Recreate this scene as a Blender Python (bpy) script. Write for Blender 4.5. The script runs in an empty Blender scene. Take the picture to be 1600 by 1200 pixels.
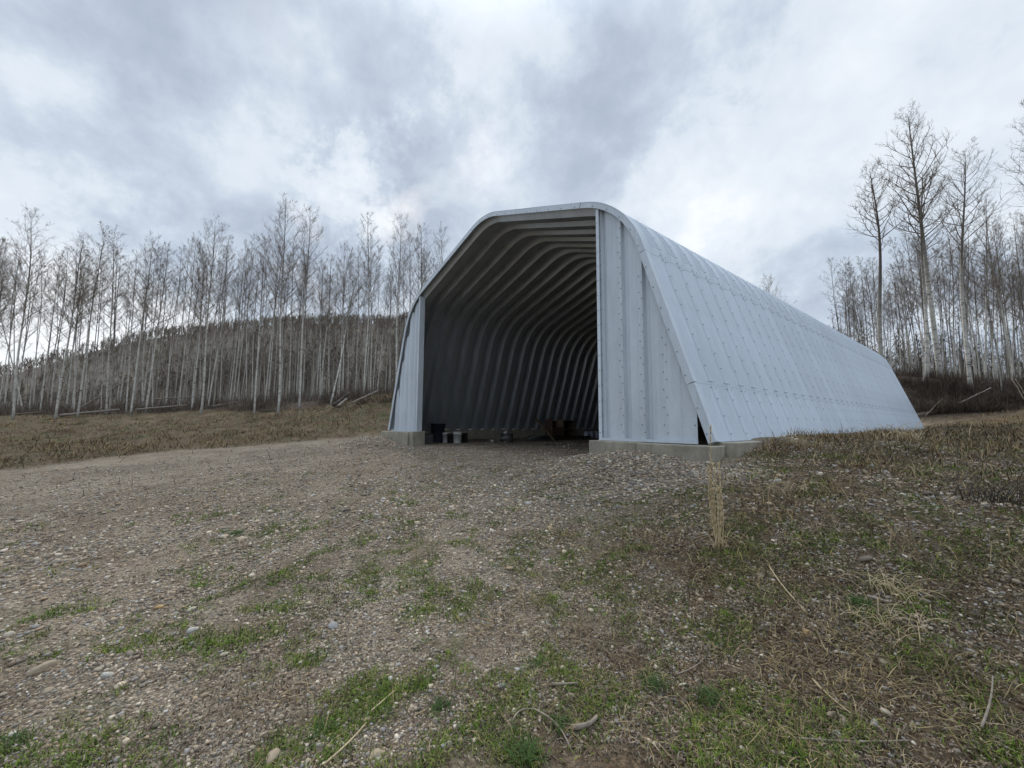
import bpy, math, random
import numpy as np
from mathutils import Matrix, Vector

SC = bpy.context.scene
COL = SC.collection
# ------------------------------------------------------------------ camera
FPX, PITCH, YAW, ROLL = 639.1, 0.096, 0.881, 0.005
CAM = np.array([8.948, -6.34, 0.266])
FW = np.array([-math.sin(YAW)*math.cos(PITCH), math.cos(YAW)*math.cos(PITCH), math.sin(PITCH)])
RT0 = np.array([math.cos(YAW), math.sin(YAW), 0.0]); UP0 = np.cross(RT0, FW)
RT = math.cos(ROLL)*RT0 + math.sin(ROLL)*UP0
UP = -math.sin(ROLL)*RT0 + math.cos(ROLL)*UP0
cd = bpy.data.cameras.new('camera'); cam = bpy.data.objects.new('camera', cd); COL.objects.link(cam)
cd.sensor_width = 36; cd.lens = FPX/1600*36; cd.clip_start = 0.05; cd.clip_end = 3000
m = Matrix.Identity(4)
for i in range(3):
    m[i][0] = RT[i]; m[i][1] = UP[i]; m[i][2] = -FW[i]; m[i][3] = CAM[i]
cam.matrix_world = m
SC.camera = cam
SC.view_settings.view_transform = 'Standard'; SC.view_settings.look = 'None'
SC.view_settings.exposure = 0.62; SC.view_settings.gamma = 1

def ray(px, py):
    return FW + RT*(px-800)/FPX + UP*(600-py)/FPX
def at(px, py, t):
    return CAM + ray(px, py)*t

# ------------------------------------------------------------------ node helpers
class NT:
    def __init__(s, tree): s.t = tree; s.n = tree.nodes; s.l = tree.links
    def node(s, typ, **kw):
        nd = s.n.new(typ)
        for k, v in kw.items():
            if k.startswith('i_'):
                nd.inputs[k[2:].replace('_', ' ')].default_value = v
            else: setattr(nd, k, v)
        return nd
    def link(s, a, b): s.l.new(a, b)
    def noise(s, vec, scale, detail=4, rough=.55, dist=0):
        nd = s.node('ShaderNodeTexNoise'); nd.inputs['Scale'].default_value = scale
        nd.inputs['Detail'].default_value = detail; nd.inputs['Roughness'].default_value = rough
        nd.inputs['Distortion'].default_value = dist
        if vec is not None: s.link(vec, nd.inputs['Vector'])
        return nd
    def voro(s, vec, scale, feature='F1', rnd=1.0):
        nd = s.node('ShaderNodeTexVoronoi', feature=feature); nd.inputs['Scale'].default_value = scale
        nd.inputs['Randomness'].default_value = rnd
        if vec is not None: s.link(vec, nd.inputs['Vector'])
        return nd
    def ramp(s, fac, stops, interp='LINEAR'):
        nd = s.node('ShaderNodeValToRGB'); cr = nd.color_ramp; cr.interpolation = interp
        while len(cr.elements) > 1: cr.elements.remove(cr.elements[-1])
        cr.elements[0].position = stops[0][0]; cr.elements[0].color = c4(stops[0][1])
        for p, c in stops[1:]:
            e = cr.elements.new(p); e.color = c4(c)
        s.link(fac, nd.inputs['Fac']); return nd
    def mix(s, fac, a, b, blend='MIX'):
        nd = s.node('ShaderNodeMix', data_type='RGBA', blend_type=blend)
        for sock, v in ((nd.inputs[0], fac), (nd.inputs[6], a), (nd.inputs[7], b)):
            if hasattr(v, 'is_linked') or hasattr(v, 'links'): s.link(v, sock)
            elif isinstance(v, (int, float)): sock.default_value = v if sock == nd.inputs[0] else (v, v, v, 1)
            else: sock.default_value = c4(v)
        return nd.outputs[2]
    def math(s, op, a, b=0.0, c=0.0, clamp=False):
        nd = s.node('ShaderNodeMath', operation=op, use_clamp=clamp)
        for i, v in enumerate((a, b, c)):
            if hasattr(v, 'links'): s.link(v, nd.inputs[i])
            else: nd.inputs[i].default_value = v
        return nd.outputs[0]
    def attr(s, name): return s.node('ShaderNodeAttribute', attribute_name=name)
def c4(c):
    if isinstance(c, (int, float)): return (c, c, c, 1)
    return (*c, 1) if len(c) == 3 else c
def new_mat(name):
    mt = bpy.data.materials.new(name); mt.use_nodes = True
    t = NT(mt.node_tree); b = t.n['Principled BSDF']
    return mt, t, b
def bump(t, b, h, strength=.5, dist=.01):
    nd = t.node('ShaderNodeBump'); nd.inputs['Strength'].default_value = strength
    nd.inputs['Distance'].default_value = dist; t.link(h, nd.inputs['Height']); t.link(nd.outputs[0], b.inputs['Normal'])

# ------------------------------------------------------------------ world: overcast sky with broken brighter patches
SUN_DIR = Vector((-1.0, .36, .62)).normalized()
wd = bpy.data.worlds.new('World'); SC.world = wd; wd.use_nodes = True
t = NT(wd.node_tree); bg = t.n['Background']
sky = t.node('ShaderNodeTexSky', sky_type='NISHITA', sun_disc=False)
sky.sun_elevation = math.asin(SUN_DIR.z); sky.sun_rotation = math.atan2(SUN_DIR.x, SUN_DIR.y)
sky.dust_density = 1.5; sky.air_density = 1.2
co = t.node('ShaderNodeTexCoord').outputs['Generated']
nrm = t.node('ShaderNodeVectorMath', operation='NORMALIZE'); t.link(co, nrm.inputs[0]); D = nrm.outputs[0]
sx = t.node('ShaderNodeSeparateXYZ'); t.link(D, sx.inputs[0])
zz = t.math('ADD', t.math('MAXIMUM', sx.outputs[2], 0.0), 0.62)
cx = t.node('ShaderNodeCombineXYZ')
t.link(t.math('DIVIDE', sx.outputs[0], zz), cx.inputs[0]); t.link(t.math('DIVIDE', sx.outputs[1], zz), cx.inputs[1])
P = cx.outputs[0]
def blob(px, py, size, amp):
    d = ray(px, py); d = d/np.linalg.norm(d)
    dp = t.node('ShaderNodeVectorMath', operation='DISTANCE'); t.link(wv, dp.inputs[0]); dp.inputs[1].default_value = tuple(d)
    q = t.math('DIVIDE', dp.outputs['Value'], size)
    return t.math('MULTIPLY', t.math('POWER', 2.718, t.math('MULTIPLY', t.math('MULTIPLY', q, q), -1.0)), amp)
# warp the direction a little so that the bright patches get ragged edges
wn = t.noise(D, 7.0, 8, .68); wsub = t.node('ShaderNodeVectorMath', operation='SUBTRACT'); t.link(wn.outputs['Color'], wsub.inputs[0]); wsub.inputs[1].default_value = (.5, .5, .5)
wsc = t.node('ShaderNodeVectorMath', operation='SCALE'); t.link(wsub.outputs[0], wsc.inputs[0]); wsc.inputs[3].default_value = .42
wad = t.node('ShaderNodeVectorMath', operation='ADD'); t.link(D, wad.inputs[0]); t.link(wsc.outputs[0], wad.inputs[1]); wv = wad.outputs[0]
n1 = t.noise(P, 3.1, 9, .5, .1); n2 = t.noise(P, 7.5, 8, .6, .1)
val = t.math('ADD', t.math('MULTIPLY', n1.outputs[0], .54), t.math('MULTIPLY', n2.outputs[0], .38))
val = t.math('ADD', val, .012)
for b_ in ((575, 300, .09, .20), (520, 262, .06, .09), (400, 255, .10, .08), (800, 20, .16, .14), (730, 190, .08, .06), (1075, 340, .14, .17), (1240, 190, .22, .10), (1400, 90, .22, .06), (1540, 170, .25, .10),
           (60, 570, .26, .26), (200, 595, .14, .18), (60, 240, .2, .06), (620, 190, .14, -.05), (940, 220, .16, -.02), (330, 350, .2, -.08), (250, 110, .2, -.03), (1300, 340, .12, -.05), (90, 40, .2, -.02)):
    val = t.math('ADD', val, blob(*b_))
cl = t.ramp(val, [(.26, (.235, .28, .355)), (.42, (.315, .365, .44)), (.50, (.385, .44, .515)), (.57, (.48, .53, .59)), (.72, (.57, .605, .65)), (.92, (.76, .77, .78))])
gap = t.ramp(t.noise(P, 4.2, 5, .5, .3).outputs[0], [(.55, 0.0), (.80, .16)])
skm = t.node('ShaderNodeMix', data_type='RGBA', blend_type='MULTIPLY'); skm.inputs[0].default_value = 1
t.link(sky.outputs[0], skm.inputs[6]); skm.inputs[7].default_value = (.11, .11, .11, 1)
full = t.mix(gap.outputs[0], cl.outputs[0], skm.outputs[2])
zb = t.node('ShaderNodeMapRange', interpolation_type='SMOOTHSTEP'); zb.inputs[1].default_value = .70; zb.inputs[2].default_value = 1.0; zb.inputs[3].default_value = 1.0; zb.inputs[4].default_value = 3.2
t.link(sx.outputs[2], zb.inputs[0])      # an overcast sky is brightest overhead
t.link(t.mix(1.0, full, zb.outputs[0], 'MULTIPLY'), bg.inputs['Color']); bg.inputs['Strength'].default_value = 1.0
sl = bpy.data.lights.new('sun', 'SUN'); sl.energy = 1.5; sl.angle = math.radians(12); sl.color = (1, .90, .76)
so = bpy.data.objects.new('sun', sl); COL.objects.link(so); so.rotation_euler = SUN_DIR.to_track_quat('Z', 'Y').to_euler()

# ------------------------------------------------------------------ object helpers
def props(o, label=None, cat=None, group=None, kind=None):
    if label: o['label'] = label
    if cat: o['category'] = cat
    if group: o['group'] = group
    if kind: o['kind'] = kind
    return o
def empty(name, loc=(0, 0, 0), rz=0, **kw):
    o = bpy.data.objects.new(name, None); COL.objects.link(o); o.location = loc; o.rotation_euler.z = rz
    o.empty_display_size = .2
    return props(o, **kw)
def link_mesh(name, me, mats, parent=None, **kw):
    for mt in (mats if isinstance(mats, (list, tuple)) else [mats]): me.materials.append(mt)
    o = bpy.data.objects.new(name, me); COL.objects.link(o); o.parent = parent
    return props(o, **kw)
def np_mesh(name, V, F, k=None):
    """V (n,3), F (m,k) constant polygon size"""
    V = np.asarray(V, np.float32); F = np.asarray(F, np.int32); k = F.shape[1]
    me = bpy.data.meshes.new(name)
    me.vertices.add(len(V)); me.vertices.foreach_set('co', V.ravel())
    me.loops.add(F.size); me.loops.foreach_set('vertex_index', F.ravel())
    me.polygons.add(len(F)); me.polygons.foreach_set('loop_start', np.arange(0, F.size, k, dtype=np.int32))
    try: me.polygons.foreach_set('loop_total', np.full(len(F), k, np.int32))
    except Exception: pass
    me.update(calc_edges=True); me.validate()
    return me
def set_col(me, cols, name='tint'):
    a = me.attributes.new(name, 'FLOAT_COLOR', 'POINT'); c = np.ones((len(cols), 4), np.float32); c[:, :3] = cols
    a.data.foreach_set('color', c.ravel())
def set_flt(me, vals, name):
    a = me.attributes.new(name, 'FLOAT', 'POINT'); a.data.foreach_set('value', np.asarray(vals, np.float32))
class MB:
    def __init__(s): s.v = []; s.f = []; s.m = []; s.sm = []
    def add(s, vs, fs, mi=0, smooth=False):
        o = len(s.v); s.v += [tuple(v) for v in vs]; s.f += [tuple(i+o for i in f) for f in fs]; s.m += [mi]*len(fs); s.sm += [smooth]*len(fs)
        return s
    def box(s, x0, x1, y0, y1, z0, z1, mi=0, M=None):
        vs = [(x, y, z) for z in (z0, z1) for y in (y0, y1) for x in (x0, x1)]
        if M is not None: vs = [tuple(M @ Vector(v)) for v in vs]
        return s.add(vs, [(0, 2, 3, 1), (4, 5, 7, 6), (0, 1, 5, 4), (2, 6, 7, 3), (0, 4, 6, 2), (1, 3, 7, 5)], mi)
    def tube(s, pts, rads, n=8, mi=0, cap=True, smooth=True):
        pts = [np.array(p, float) for p in pts]; rings = []
        for i, p in enumerate(pts):
            d = pts[min(i+1, len(pts)-1)]-pts[max(i-1, 0)]; d /= np.linalg.norm(d)+1e-9
            a = np.cross(d, (0, 0, 1) if abs(d[2]) < .9 else (1, 0, 0)); a /= np.linalg.norm(a); b = np.cross(d, a)
            rings.append([p+rads[i]*(math.cos(2*math.pi*k/n)*a+math.sin(2*math.pi*k/n)*b) for k in range(n)])
        vs = [v for r in rings for v in r]
        fs = [(i*n+k, i*n+(k+1) % n, (i+1)*n+(k+1) % n, (i+1)*n+k) for i in range(len(pts)-1) for k in range(n)]
        if cap: fs += [tuple(range(n))[::-1], tuple(range((len(pts)-1)*n, len(pts)*n))]
        return s.add(vs, fs, mi, smooth)
    def lathe(s, prof, n=20, c=(0, 0, 0), mi=0):
        vs = [(c[0]+r*math.cos(2*math.pi*k/n), c[1]+r*math.sin(2*math.pi*k/n), c[2]+z) for r, z in prof for k in range(n)]
        fs = [(i*n+k, i*n+(k+1) % n, (i+1)*n+(k+1) % n, (i+1)*n+k) for i in range(len(prof)-1) for k in range(n)]
        return s.add(vs, fs, mi, True)
    def build(s, name, mats, parent=None, bevel=0, **kw):
        me = bpy.data.meshes.new(name); me.from_pydata(s.v, [], s.f); me.update()
        me.polygons.foreach_set('material_index', s.m); me.polygons.foreach_set('use_smooth', s.sm)
        o = link_mesh(name, me, mats, parent, **kw)
        if bevel:
            bm = o.modifiers.new('bevel', 'BEVEL'); bm.width = bevel; bm.segments = 2; bm.limit_method = 'ANGLE'
        return o

# value noise in numpy
_rs = np.random.RandomState(5); _tab = _rs.rand(256, 256)
def vnoise(x, y, sc, o=0):
    x = np.asarray(x)*sc+37.3+o*11.1; y = np.asarray(y)*sc+91.7+o*7.7
    xi = np.floor(x).astype(int); yi = np.floor(y).astype(int); fx = x-xi; fy = y-yi
    fx = fx*fx*(3-2*fx); fy = fy*fy*(3-2*fy)
    g = lambda a, b: _tab[(a) % 256, (b) % 256]
    return (g(xi, yi)*(1-fx)+g(xi+1, yi)*fx)*(1-fy)+(g(xi, yi+1)*(1-fx)+g(xi+1, yi+1)*fx)*fy
def fbm(x, y, sc, n=4, o=0):
    r = 0; a = 1; tt = 0
    for i in range(n): r = r+a*vnoise(x, y, sc*2**i, o+i*3); tt += a; a *= .5
    return r/tt
def sstep(a, b, x):
    u = np.clip((np.asarray(x, float)-a)/(b-a), 0, 1); return u*u*(3-2*u)

# ------------------------------------------------------------------ terrain
cp = [(8.95, -6.34, -1.2), (9, -10, -1.3), (14, -8, -1.15), (5, -9, -1.3), (0, -10, -1.25), (6, -5, -1.13), (9, -3.5, -1.0), (12, -4, -.95),
      (3, -6, -1.08), (0, 0, -.5), (-4, 0, -.5), (3.4, -.4, -.46), (0, -3, -.68), (4, -3, -.78), (-5, -4, -.78), (-6, -.6, -.42), (5.2, -1.8, -.66), (5, -.6, -.42),
      (6.3, -.6, -.42), (7.2, -.9, -.42), (6.6, .6, -.12), (6.6, 1.4, -.01), (6.6, 2.2, .03), (6.6, 5, .02), (6.6, 12, .05), (6.6, 24, .08), (8, 1.5, -.22), (9, 5, -.12), (9, 10, -.02), (12, 0, -.45), (15, 10, .0),
      (20, 0, -.3), (14, -15, -1.3), (0, -20, -1.6), (-6.6, 1, -.34), (-7, 6, -.3), (-7, 14, -.1), (-7, 24, .1), (0, 26, .15), (6, 27, .3), (-6, 27, .4),
      (60, -60, -1), (-60, -60, -1.5), (0, -60, -2), (60, 0, 0.5), (60, 60, 5), (80, -20, 0), (0, 90, 6), (-90, 0, 2), (-90, 60, 3), (0, 60, 5), (30, 40, 4), (-30, 40, 2.5)]
for px, py, tt in ((600, 680, 20), (450, 690, 18), (300, 703, 15.5), (150, 718, 13.5), (0, 736, 11.5), (0, 649, 30), (150, 649, 30), (300, 644, 29), (450, 645, 27),
                   (560, 630, 25), (620, 622, 25), (0, 690, 19), (200, 682, 21), (400, 670, 23), (0, 640, 45), (300, 632, 45), (600, 618, 45),
                   (1440, 645, 26), (1540, 645, 24), (1600, 642, 22), (1400, 590, 36), (1460, 592, 30), (1515, 608, 29), (1590, 612, 27), (1600, 600, 40), (1600, 690, 13), (1500, 665, 19)):
    cp.append(tuple(at(px, py, tt)))
cp = np.array(cp)
def _U(r2): return r2*np.log(r2+1e-9)
def _tps():
    n = len(cp); X = cp[:, :2]; d2 = ((X[:, None]-X[None])**2).sum(-1)
    K = _U(d2)+np.eye(n)*.8; Pm = np.column_stack([np.ones(n), X])
    A = np.zeros((n+3, n+3)); A[:n, :n] = K; A[:n, n:] = Pm; A[n:, :n] = Pm.T
    return np.linalg.solve(A, np.concatenate([cp[:, 2], np.zeros(3)]))
_w = _tps()
def gauss(x, y, cx, cy, r, h): return h*np.exp(-((x-cx)**2+(y-cy)**2)/(r*r))
MND = at(560, 640, 25.5)
def terrain(x, y):
    x = np.atleast_1d(np.asarray(x, float)); y = np.atleast_1d(np.asarray(y, float)); out = np.empty(x.shape)
    xf = x.ravel(); yf = y.ravel(); o = np.empty(len(xf))
    for i in range(0, len(xf), 60000):
        a = xf[i:i+60000]; b = yf[i:i+60000]
        d2 = (a[:, None]-cp[None, :, 0])**2+(b[:, None]-cp[None, :, 1])**2
        z = _U(d2) @ _w[:-3] + _w[-3]+_w[-2]*a+_w[-1]*b
        r = np.hypot(a, b); z = z*(1-sstep(55, 85, r))+2.0*sstep(55, 85, r); z = np.clip(z, -3, 7)
        z += gauss(a, b, 4.9, -.45, .85, .17)+gauss(a, b, 4.0, -.4, .6, .08)+gauss(a, b, -5.9, -.75, .7, .16)+gauss(a, b, -4.9, -.7, .5, .08)
        z += (fbm(a, b, .9, 3)-.5)*.09 + (fbm(a, b, 3.5, 2, 9)-.5)*.035
        z += (fbm(a, b, .35, 3, 4)-.5)*.35*sstep(17, 28, np.hypot(a-8.9, b+6.3))
        msk = sstep(6.05, 5.75, np.abs(a))*sstep(-.25, .25, b)*sstep(24.4, 24.2, b)
        z = z*(1-msk)+(-.49+(fbm(a, b, 1.3, 3, 2)-.5)*.05)*msk
        # keep the ground off the concrete where it shows
        o[i:i+60000] = z
    return o.reshape(x.shape)
def tz(x, y): return float(terrain(x, y)[0])
# material masks over the ground
# edge between the gravel drive and the weeds, world polyline right->near->left
def masks(x, y):
    x = np.asarray(x, float); y = np.asarray(y, float)
    wob = (fbm(x, y, .8, 3, 20)-.5)*1.6 + (fbm(x, y, 3, 3, 33)-.5)*.9
    dx = x-CAM[0]; dy = y-CAM[1]; tt = dx*FW[0]+dy*FW[1]; u = dx*RT0[0]+dy*RT0[1]
    # right hand weeds: x beyond ~6 (near the camera the verge swings left)
    edge = np.interp(y, [-12, -8, -6.5, -5, -3, -1.2, 0.2, 3], [6.6, 6.9, 7.1, 6.9, 6.3, 6.3, 6.45, 6.3])
    grav_r = 1-sstep(-.9, 1.1, x-edge+wob)
    # left bank: line through world points
    p0 = at(0, 736, 11.5)[:2]; p1 = at(300, 703, 15.5)[:2]; p2 = at(600, 680, 20)[:2]
    lim = np.interp(u/np.maximum(tt, .5), [-1.6, -1.252, -.782, -.313, -.1], [10.6, 11.5, 15.5, 20, 24])
    grav_l = 1-sstep(-.5, .8, tt-lim+wob*.5)
    grav = grav_r*grav_l
    inside = (np.abs(x) < 6.1)*(y > 0)*(y < 24.4)
    grav = np.where(inside > 0, 1.0, grav)
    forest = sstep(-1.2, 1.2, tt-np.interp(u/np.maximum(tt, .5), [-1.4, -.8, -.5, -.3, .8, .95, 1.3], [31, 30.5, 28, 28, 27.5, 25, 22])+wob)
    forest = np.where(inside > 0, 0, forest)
    green = sstep(.47, .58, fbm(x, y, 3.8, 4, 51))
    sparse = sstep(.55, .63, fbm(x, y, 4.2, 4, 71))*sstep(8, 4, np.hypot(dx, dy))
    weeds = np.clip((1-grav)+.0, 0, 1)
    return grav, forest, green, weeds, sparse
N = 540; tl = np.linspace(-1, 1, N); sp = 1.75*np.sinh(6.2*tl)
gx, gy = np.meshgrid(7+sp, -3.5+sp, indexing='ij'); gz = terrain(gx, gy)
idx = np.arange(N*N).reshape(N, N)
F = np.stack([idx[:-1, :-1], idx[1:, :-1], idx[1:, 1:], idx[:-1, 1:]], -1).reshape(-1, 4)
gme = np_mesh('ground', np.column_stack([gx.ravel(), gy.ravel(), gz.ravel()]), F)
g_, f_, gr_, w_, s_ = masks(gx.ravel(), gy.ravel())
set_flt(gme, g_, 'gravel'); set_flt(gme, f_, 'forest'); set_flt(gme, gr_, 'green'); set_flt(gme, s_, 'sparse')
gme.polygons.foreach_set('use_smooth', np.ones(len(gme.polygons), bool))
mt, t, b = new_mat('ground'); O = t.node('ShaderNodeTexCoord').outputs['Object']
v1 = t.voro(O, 42); v2 = t.voro(O, 95); v3 = t.voro(O, 17)
STONE = [(0, (.14, .112, .086)), (.25, (.205, .168, .13)), (.45, (.27, .228, .178)), (.65, (.23, .205, .175)), (.8, (.33, .285, .225)), (.93, (.44, .39, .31)), (1, (.54, .50, .43))]
sep = t.node('ShaderNodeSeparateColor'); t.link(v1.outputs['Color'], sep.inputs[0]); sep2 = t.node('ShaderNodeSeparateColor'); t.link(v2.outputs['Color'], sep2.inputs[0])
c1 = t.ramp(sep.outputs[0], STONE); c2 = t.ramp(sep2.outputs[0], STONE)
pick = t.math('GREATER_THAN', sep.outputs[1], .55)
gc = t.mix(pick, c2.outputs[0], c1.outputs[0])
dirt = t.ramp(t.noise(O, 7, 8, .7).outputs[0], [(.3, (.085, .064, .047)), (.5, (.17, .134, .10)), (.7, (.26, .215, .165))])
cov = t.ramp(t.noise(O, 1.3, 7, .65).outputs[0], [(.36, .25), (.56, .9)])
gravel_c = t.mix(cov.outputs[0], dirt.outputs[0], gc)
big = t.ramp(t.noise(O, .33, 5, .6).outputs[0], [(.35, .80), (.65, 1.12)])
gravel_c = t.mix(1.0, gravel_c, big.outputs[0], 'MULTIPLY'); gravel_c = t.mix(1.0, gravel_c, (1.10, 1.065, 1.0), 'MULTIPLY')
mp = t.node('ShaderNodeMapping'); mp.inputs['Scale'].default_value = (1, 1, .2); t.link(O, mp.inputs[0])
gn = t.noise(O, 9, 8, .75, 1.0); gn2 = t.noise(O, .8, 6, .62)
straw = t.ramp(gn.outputs[0], [(.28, (.05, .037, .026)), (.46, (.12, .092, .062)), (.6, (.20, .158, .108)), (.75, (.31, .255, .18))])
tone = t.ramp(gn2.outputs[0], [(.36, (.62, .50, .42)), (.5, (.92, .82, .73)), (.66, (1.2, 1.1, .95))])
straw_c = t.mix(1.0, straw.outputs[0], tone.outputs[0], 'MULTIPLY')
grn = t.ramp(t.noise(O, 14, 6, .7).outputs[0], [(.3, (.04, .048, .016)), (.55, (.085, .10, .034)), (.75, (.14, .155, .06))])
gf = t.math('MULTIPLY', t.attr('green').outputs['Fac'], t.ramp(t.noise(O, 4.5, 5, .7).outputs[0], [(.4, .1), (.6, .85)]).outputs[0])
weed_c = t.mix(gf, straw_c, grn.outputs[0])
stn = t.math('MULTIPLY', t.math('GREATER_THAN', sep.outputs[2], .8), t.ramp(t.noise(O, 1.7, 4, .6).outputs[0], [(.42, .0), (.6, .9)]).outputs[0])
weed_c = t.mix(stn, weed_c, gc)
sp_ = t.math('MULTIPLY', t.attr('sparse').outputs['Fac'], t.ramp(t.noise(O, 6, 5, .7).outputs[0], [(.42, 0.0), (.58, .5)]).outputs[0])
gravel_c = t.mix(sp_, gravel_c, grn.outputs[0])
c = t.mix(t.attr('gravel').outputs['Fac'], weed_c, gravel_c)
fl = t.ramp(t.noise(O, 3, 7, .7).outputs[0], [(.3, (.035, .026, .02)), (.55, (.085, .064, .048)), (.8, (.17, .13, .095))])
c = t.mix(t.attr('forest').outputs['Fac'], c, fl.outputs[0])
t.link(c, b.inputs['Base Color']); b.inputs['Roughness'].default_value = .95; b.inputs['Specular IOR Level'].default_value = .15
hs = t.math('ADD', t.math('MULTIPLY', v1.outputs['Distance'], -1.2), t.math('ADD', t.math('MULTIPLY', v2.outputs['Distance'], -.5), t.math('MULTIPLY', gn.outputs[0], .8)))
bump(t, b, hs, .9, .022)
props(link_mesh('ground', gme, mt), kind='structure')

# ------------------------------------------------------------------ steel arch building
WD, LEN, NP_ = 12.2, 24.4, 40
AL, LW, R1, BE, R2 = .318, 3.722, 2.057, .335, 1.757
def half_profile():
    """right foot to centre: list of (s, x, z, tangent angle, kind)"""
    out = []; x, z = WD/2, 0.; d = math.pi/2+AL; s = 0
    def go(L, n, kind):
        nonlocal x, z, s
        for i in range(n):
            out.append((s, x, z, d, kind)); x += L/n*math.cos(d); z += L/n*math.sin(d); s += L/n
    def arc(r, d1, n, kind):
        nonlocal x, z, s, d
        d0 = d; cx = x-r*math.sin(d0); cz = z+r*math.cos(d0); L = r*(d1-d0)
        for i in range(n):
            tt = d0+(d1-d0)*i/n; out.append((s+L*i/n, cx+r*math.sin(tt), cz-r*math.cos(tt), tt, kind))
        d = d1; x = cx+r*math.sin(d1); z = cz-r*math.cos(d1); s += L
    go(LW, 4, 0); arc(R1, math.pi-BE, 64, 1)
    xe = R2*math.sin(BE); go((x-xe)/math.cos(BE), 4, 0); arc(R2, math.pi, 24, 1)
    out.append((s, x, z, math.pi, 1))
    return out
HP = half_profile(); STOT = HP[-1][0]
PROF = HP + [(2*STOT-s, -x, z, 2*math.pi-d, k) for s, x, z, d, k in HP[-2::-1]]
APEX = HP[-1][2]
LAPS = [.98, 3.55, 5.75, 7.4]
LAPS = LAPS+[2*STOT-l for l in LAPS]
def prof_at(s, off=0.):
    ss = [p[0] for p in PROF]; i = min(max(int(np.searchsorted(ss, s))-1, 0), len(PROF)-2)
    a, b_ = PROF[i], PROF[i+1]; u = (s-a[0])/(b_[0]-a[0]+1e-9)
    d = a[3]+(b_[3]-a[3])*u; x = a[1]+(b_[1]-a[1])*u; z = a[2]+(b_[2]-a[2])*u
    return x+off*math.sin(d), z-off*math.cos(d), d     # outward normal = (sin d, -cos d)
def trim_z(x, off):
    """height of the inward offset outline at x"""
    best = None; bz = 0
    for p in PROF:
        px_ = p[1]+off*math.sin(p[3]); pz = p[2]-off*math.cos(p[3])
        best = (px_, pz) if best is None else best
    xs = np.array([p[1]+off*math.sin(p[3]) for p in PROF])[::-1]; zs = np.array([p[2]-off*math.cos(p[3]) for p in PROF])[::-1]
    return float(np.interp(x, xs, zs))
def steel_mat(name, base, rough, metal, back=None):
    mt, t, b = new_mat(name); O = t.node('ShaderNodeTexCoord').outputs['Object']
    mp = t.node('ShaderNodeMapping'); mp.inputs['Scale'].default_value = (1, 1, .35); t.link(O, mp.inputs[0])
    n = t.noise(mp.outputs[0], 2.2, 7, .65); n2 = t.noise(O, 60, 3, .6)
    lo = tuple(c*.86 for c in base); hi = tuple(min(1, c*1.08) for c in base)
    r = t.ramp(n.outputs[0], [(.3, lo), (.7, hi)])
    v = t.voro(O, 90); sp_ = t.node('ShaderNodeSeparateColor'); t.link(v.outputs['Color'], sp_.inputs[0])
    span = t.ramp(sp_.outputs[0], [(0, .93), (1, 1.05)])
    c = t.mix(1.0, r.outputs[0], span.outputs[0], 'MULTIPLY')
    # runs of grime, drawn out downwards
    m3 = t.node('ShaderNodeMapping'); m3.inputs['Scale'].default_value = (9, 9, .5); t.link(O, m3.inputs[0])
    gr = t.ramp(t.noise(m3.outputs[0], 1.0, 6, .7).outputs[0], [(.50, 0.0), (.8, .42)])
    c = t.mix(gr.outputs[0], c, tuple(x*.62 for x in base))
    oi = t.node('ShaderNodeObjectInfo'); pv = t.ramp(oi.outputs['Random'], [(0, .93), (1, 1.05)]); c = t.mix(1.0, c, pv.outputs[0], 'MULTIPLY')
    if back:      # inner face: interior shade put into the colour as a darker tint, metallic raised
        geo = t.node('ShaderNodeNewGeometry'); c = t.mix(geo.outputs['Backfacing'], c, t.mix(1.0, c, tuple(back), 'MULTIPLY'))
    t.link(c, b.inputs['Base Color']); b.inputs['Metallic'].default_value = metal
    if back: t.link(t.math('ADD', t.math('MULTIPLY', geo.outputs['Backfacing'], .5), metal), b.inputs['Metallic'])
    rr = t.ramp(n.outputs[0], [(.3, rough-.06), (.7, rough+.08)]); t.link(rr.outputs[0], b.inputs['Roughness'])
    bump(t, b, t.noise(O, 1.6, 3, .5).outputs[0], .25, .03)
    return mt
M_STEEL = steel_mat('galvalume', (.575, .65, .725), .40, .12, (.90, .86, .82))
M_SHEET = steel_mat('front sheet steel', (.62, .68, .735), .40, .15)
M_BOLT, t, b = new_mat('bolt'); b.inputs['Base Color'].default_value = (.22, .235, .25, 1); b.inputs['Roughness'].default_value = .6; b.inputs['Metallic'].default_value = .5
M_CONC, t, b = new_mat('concrete'); O = t.node('ShaderNodeTexCoord').outputs['Object']
n = t.noise(O, 3, 8, .7); r = t.ramp(n.outputs[0], [(.3, (.23, .212, .165)), (.55, (.36, .33, .26)), (.75, (.46, .425, .34))])
m3 = t.node('ShaderNodeMapping'); m3.inputs['Scale'].default_value = (6, 6, .8); t.link(O, m3.inputs[0])
st = t.ramp(t.noise(m3.outputs[0], 1.2, 6, .7).outputs[0], [(.48, 0.0), (.72, .65)])
t.link(t.mix(st.outputs[0], r.outputs[0], (.17, .155, .12)), b.inputs['Base Color']); b.inputs['Roughness'].default_value = .9
bump(t, b, t.noise(O, 40, 6, .7).outputs[0], .5, .006)

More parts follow.
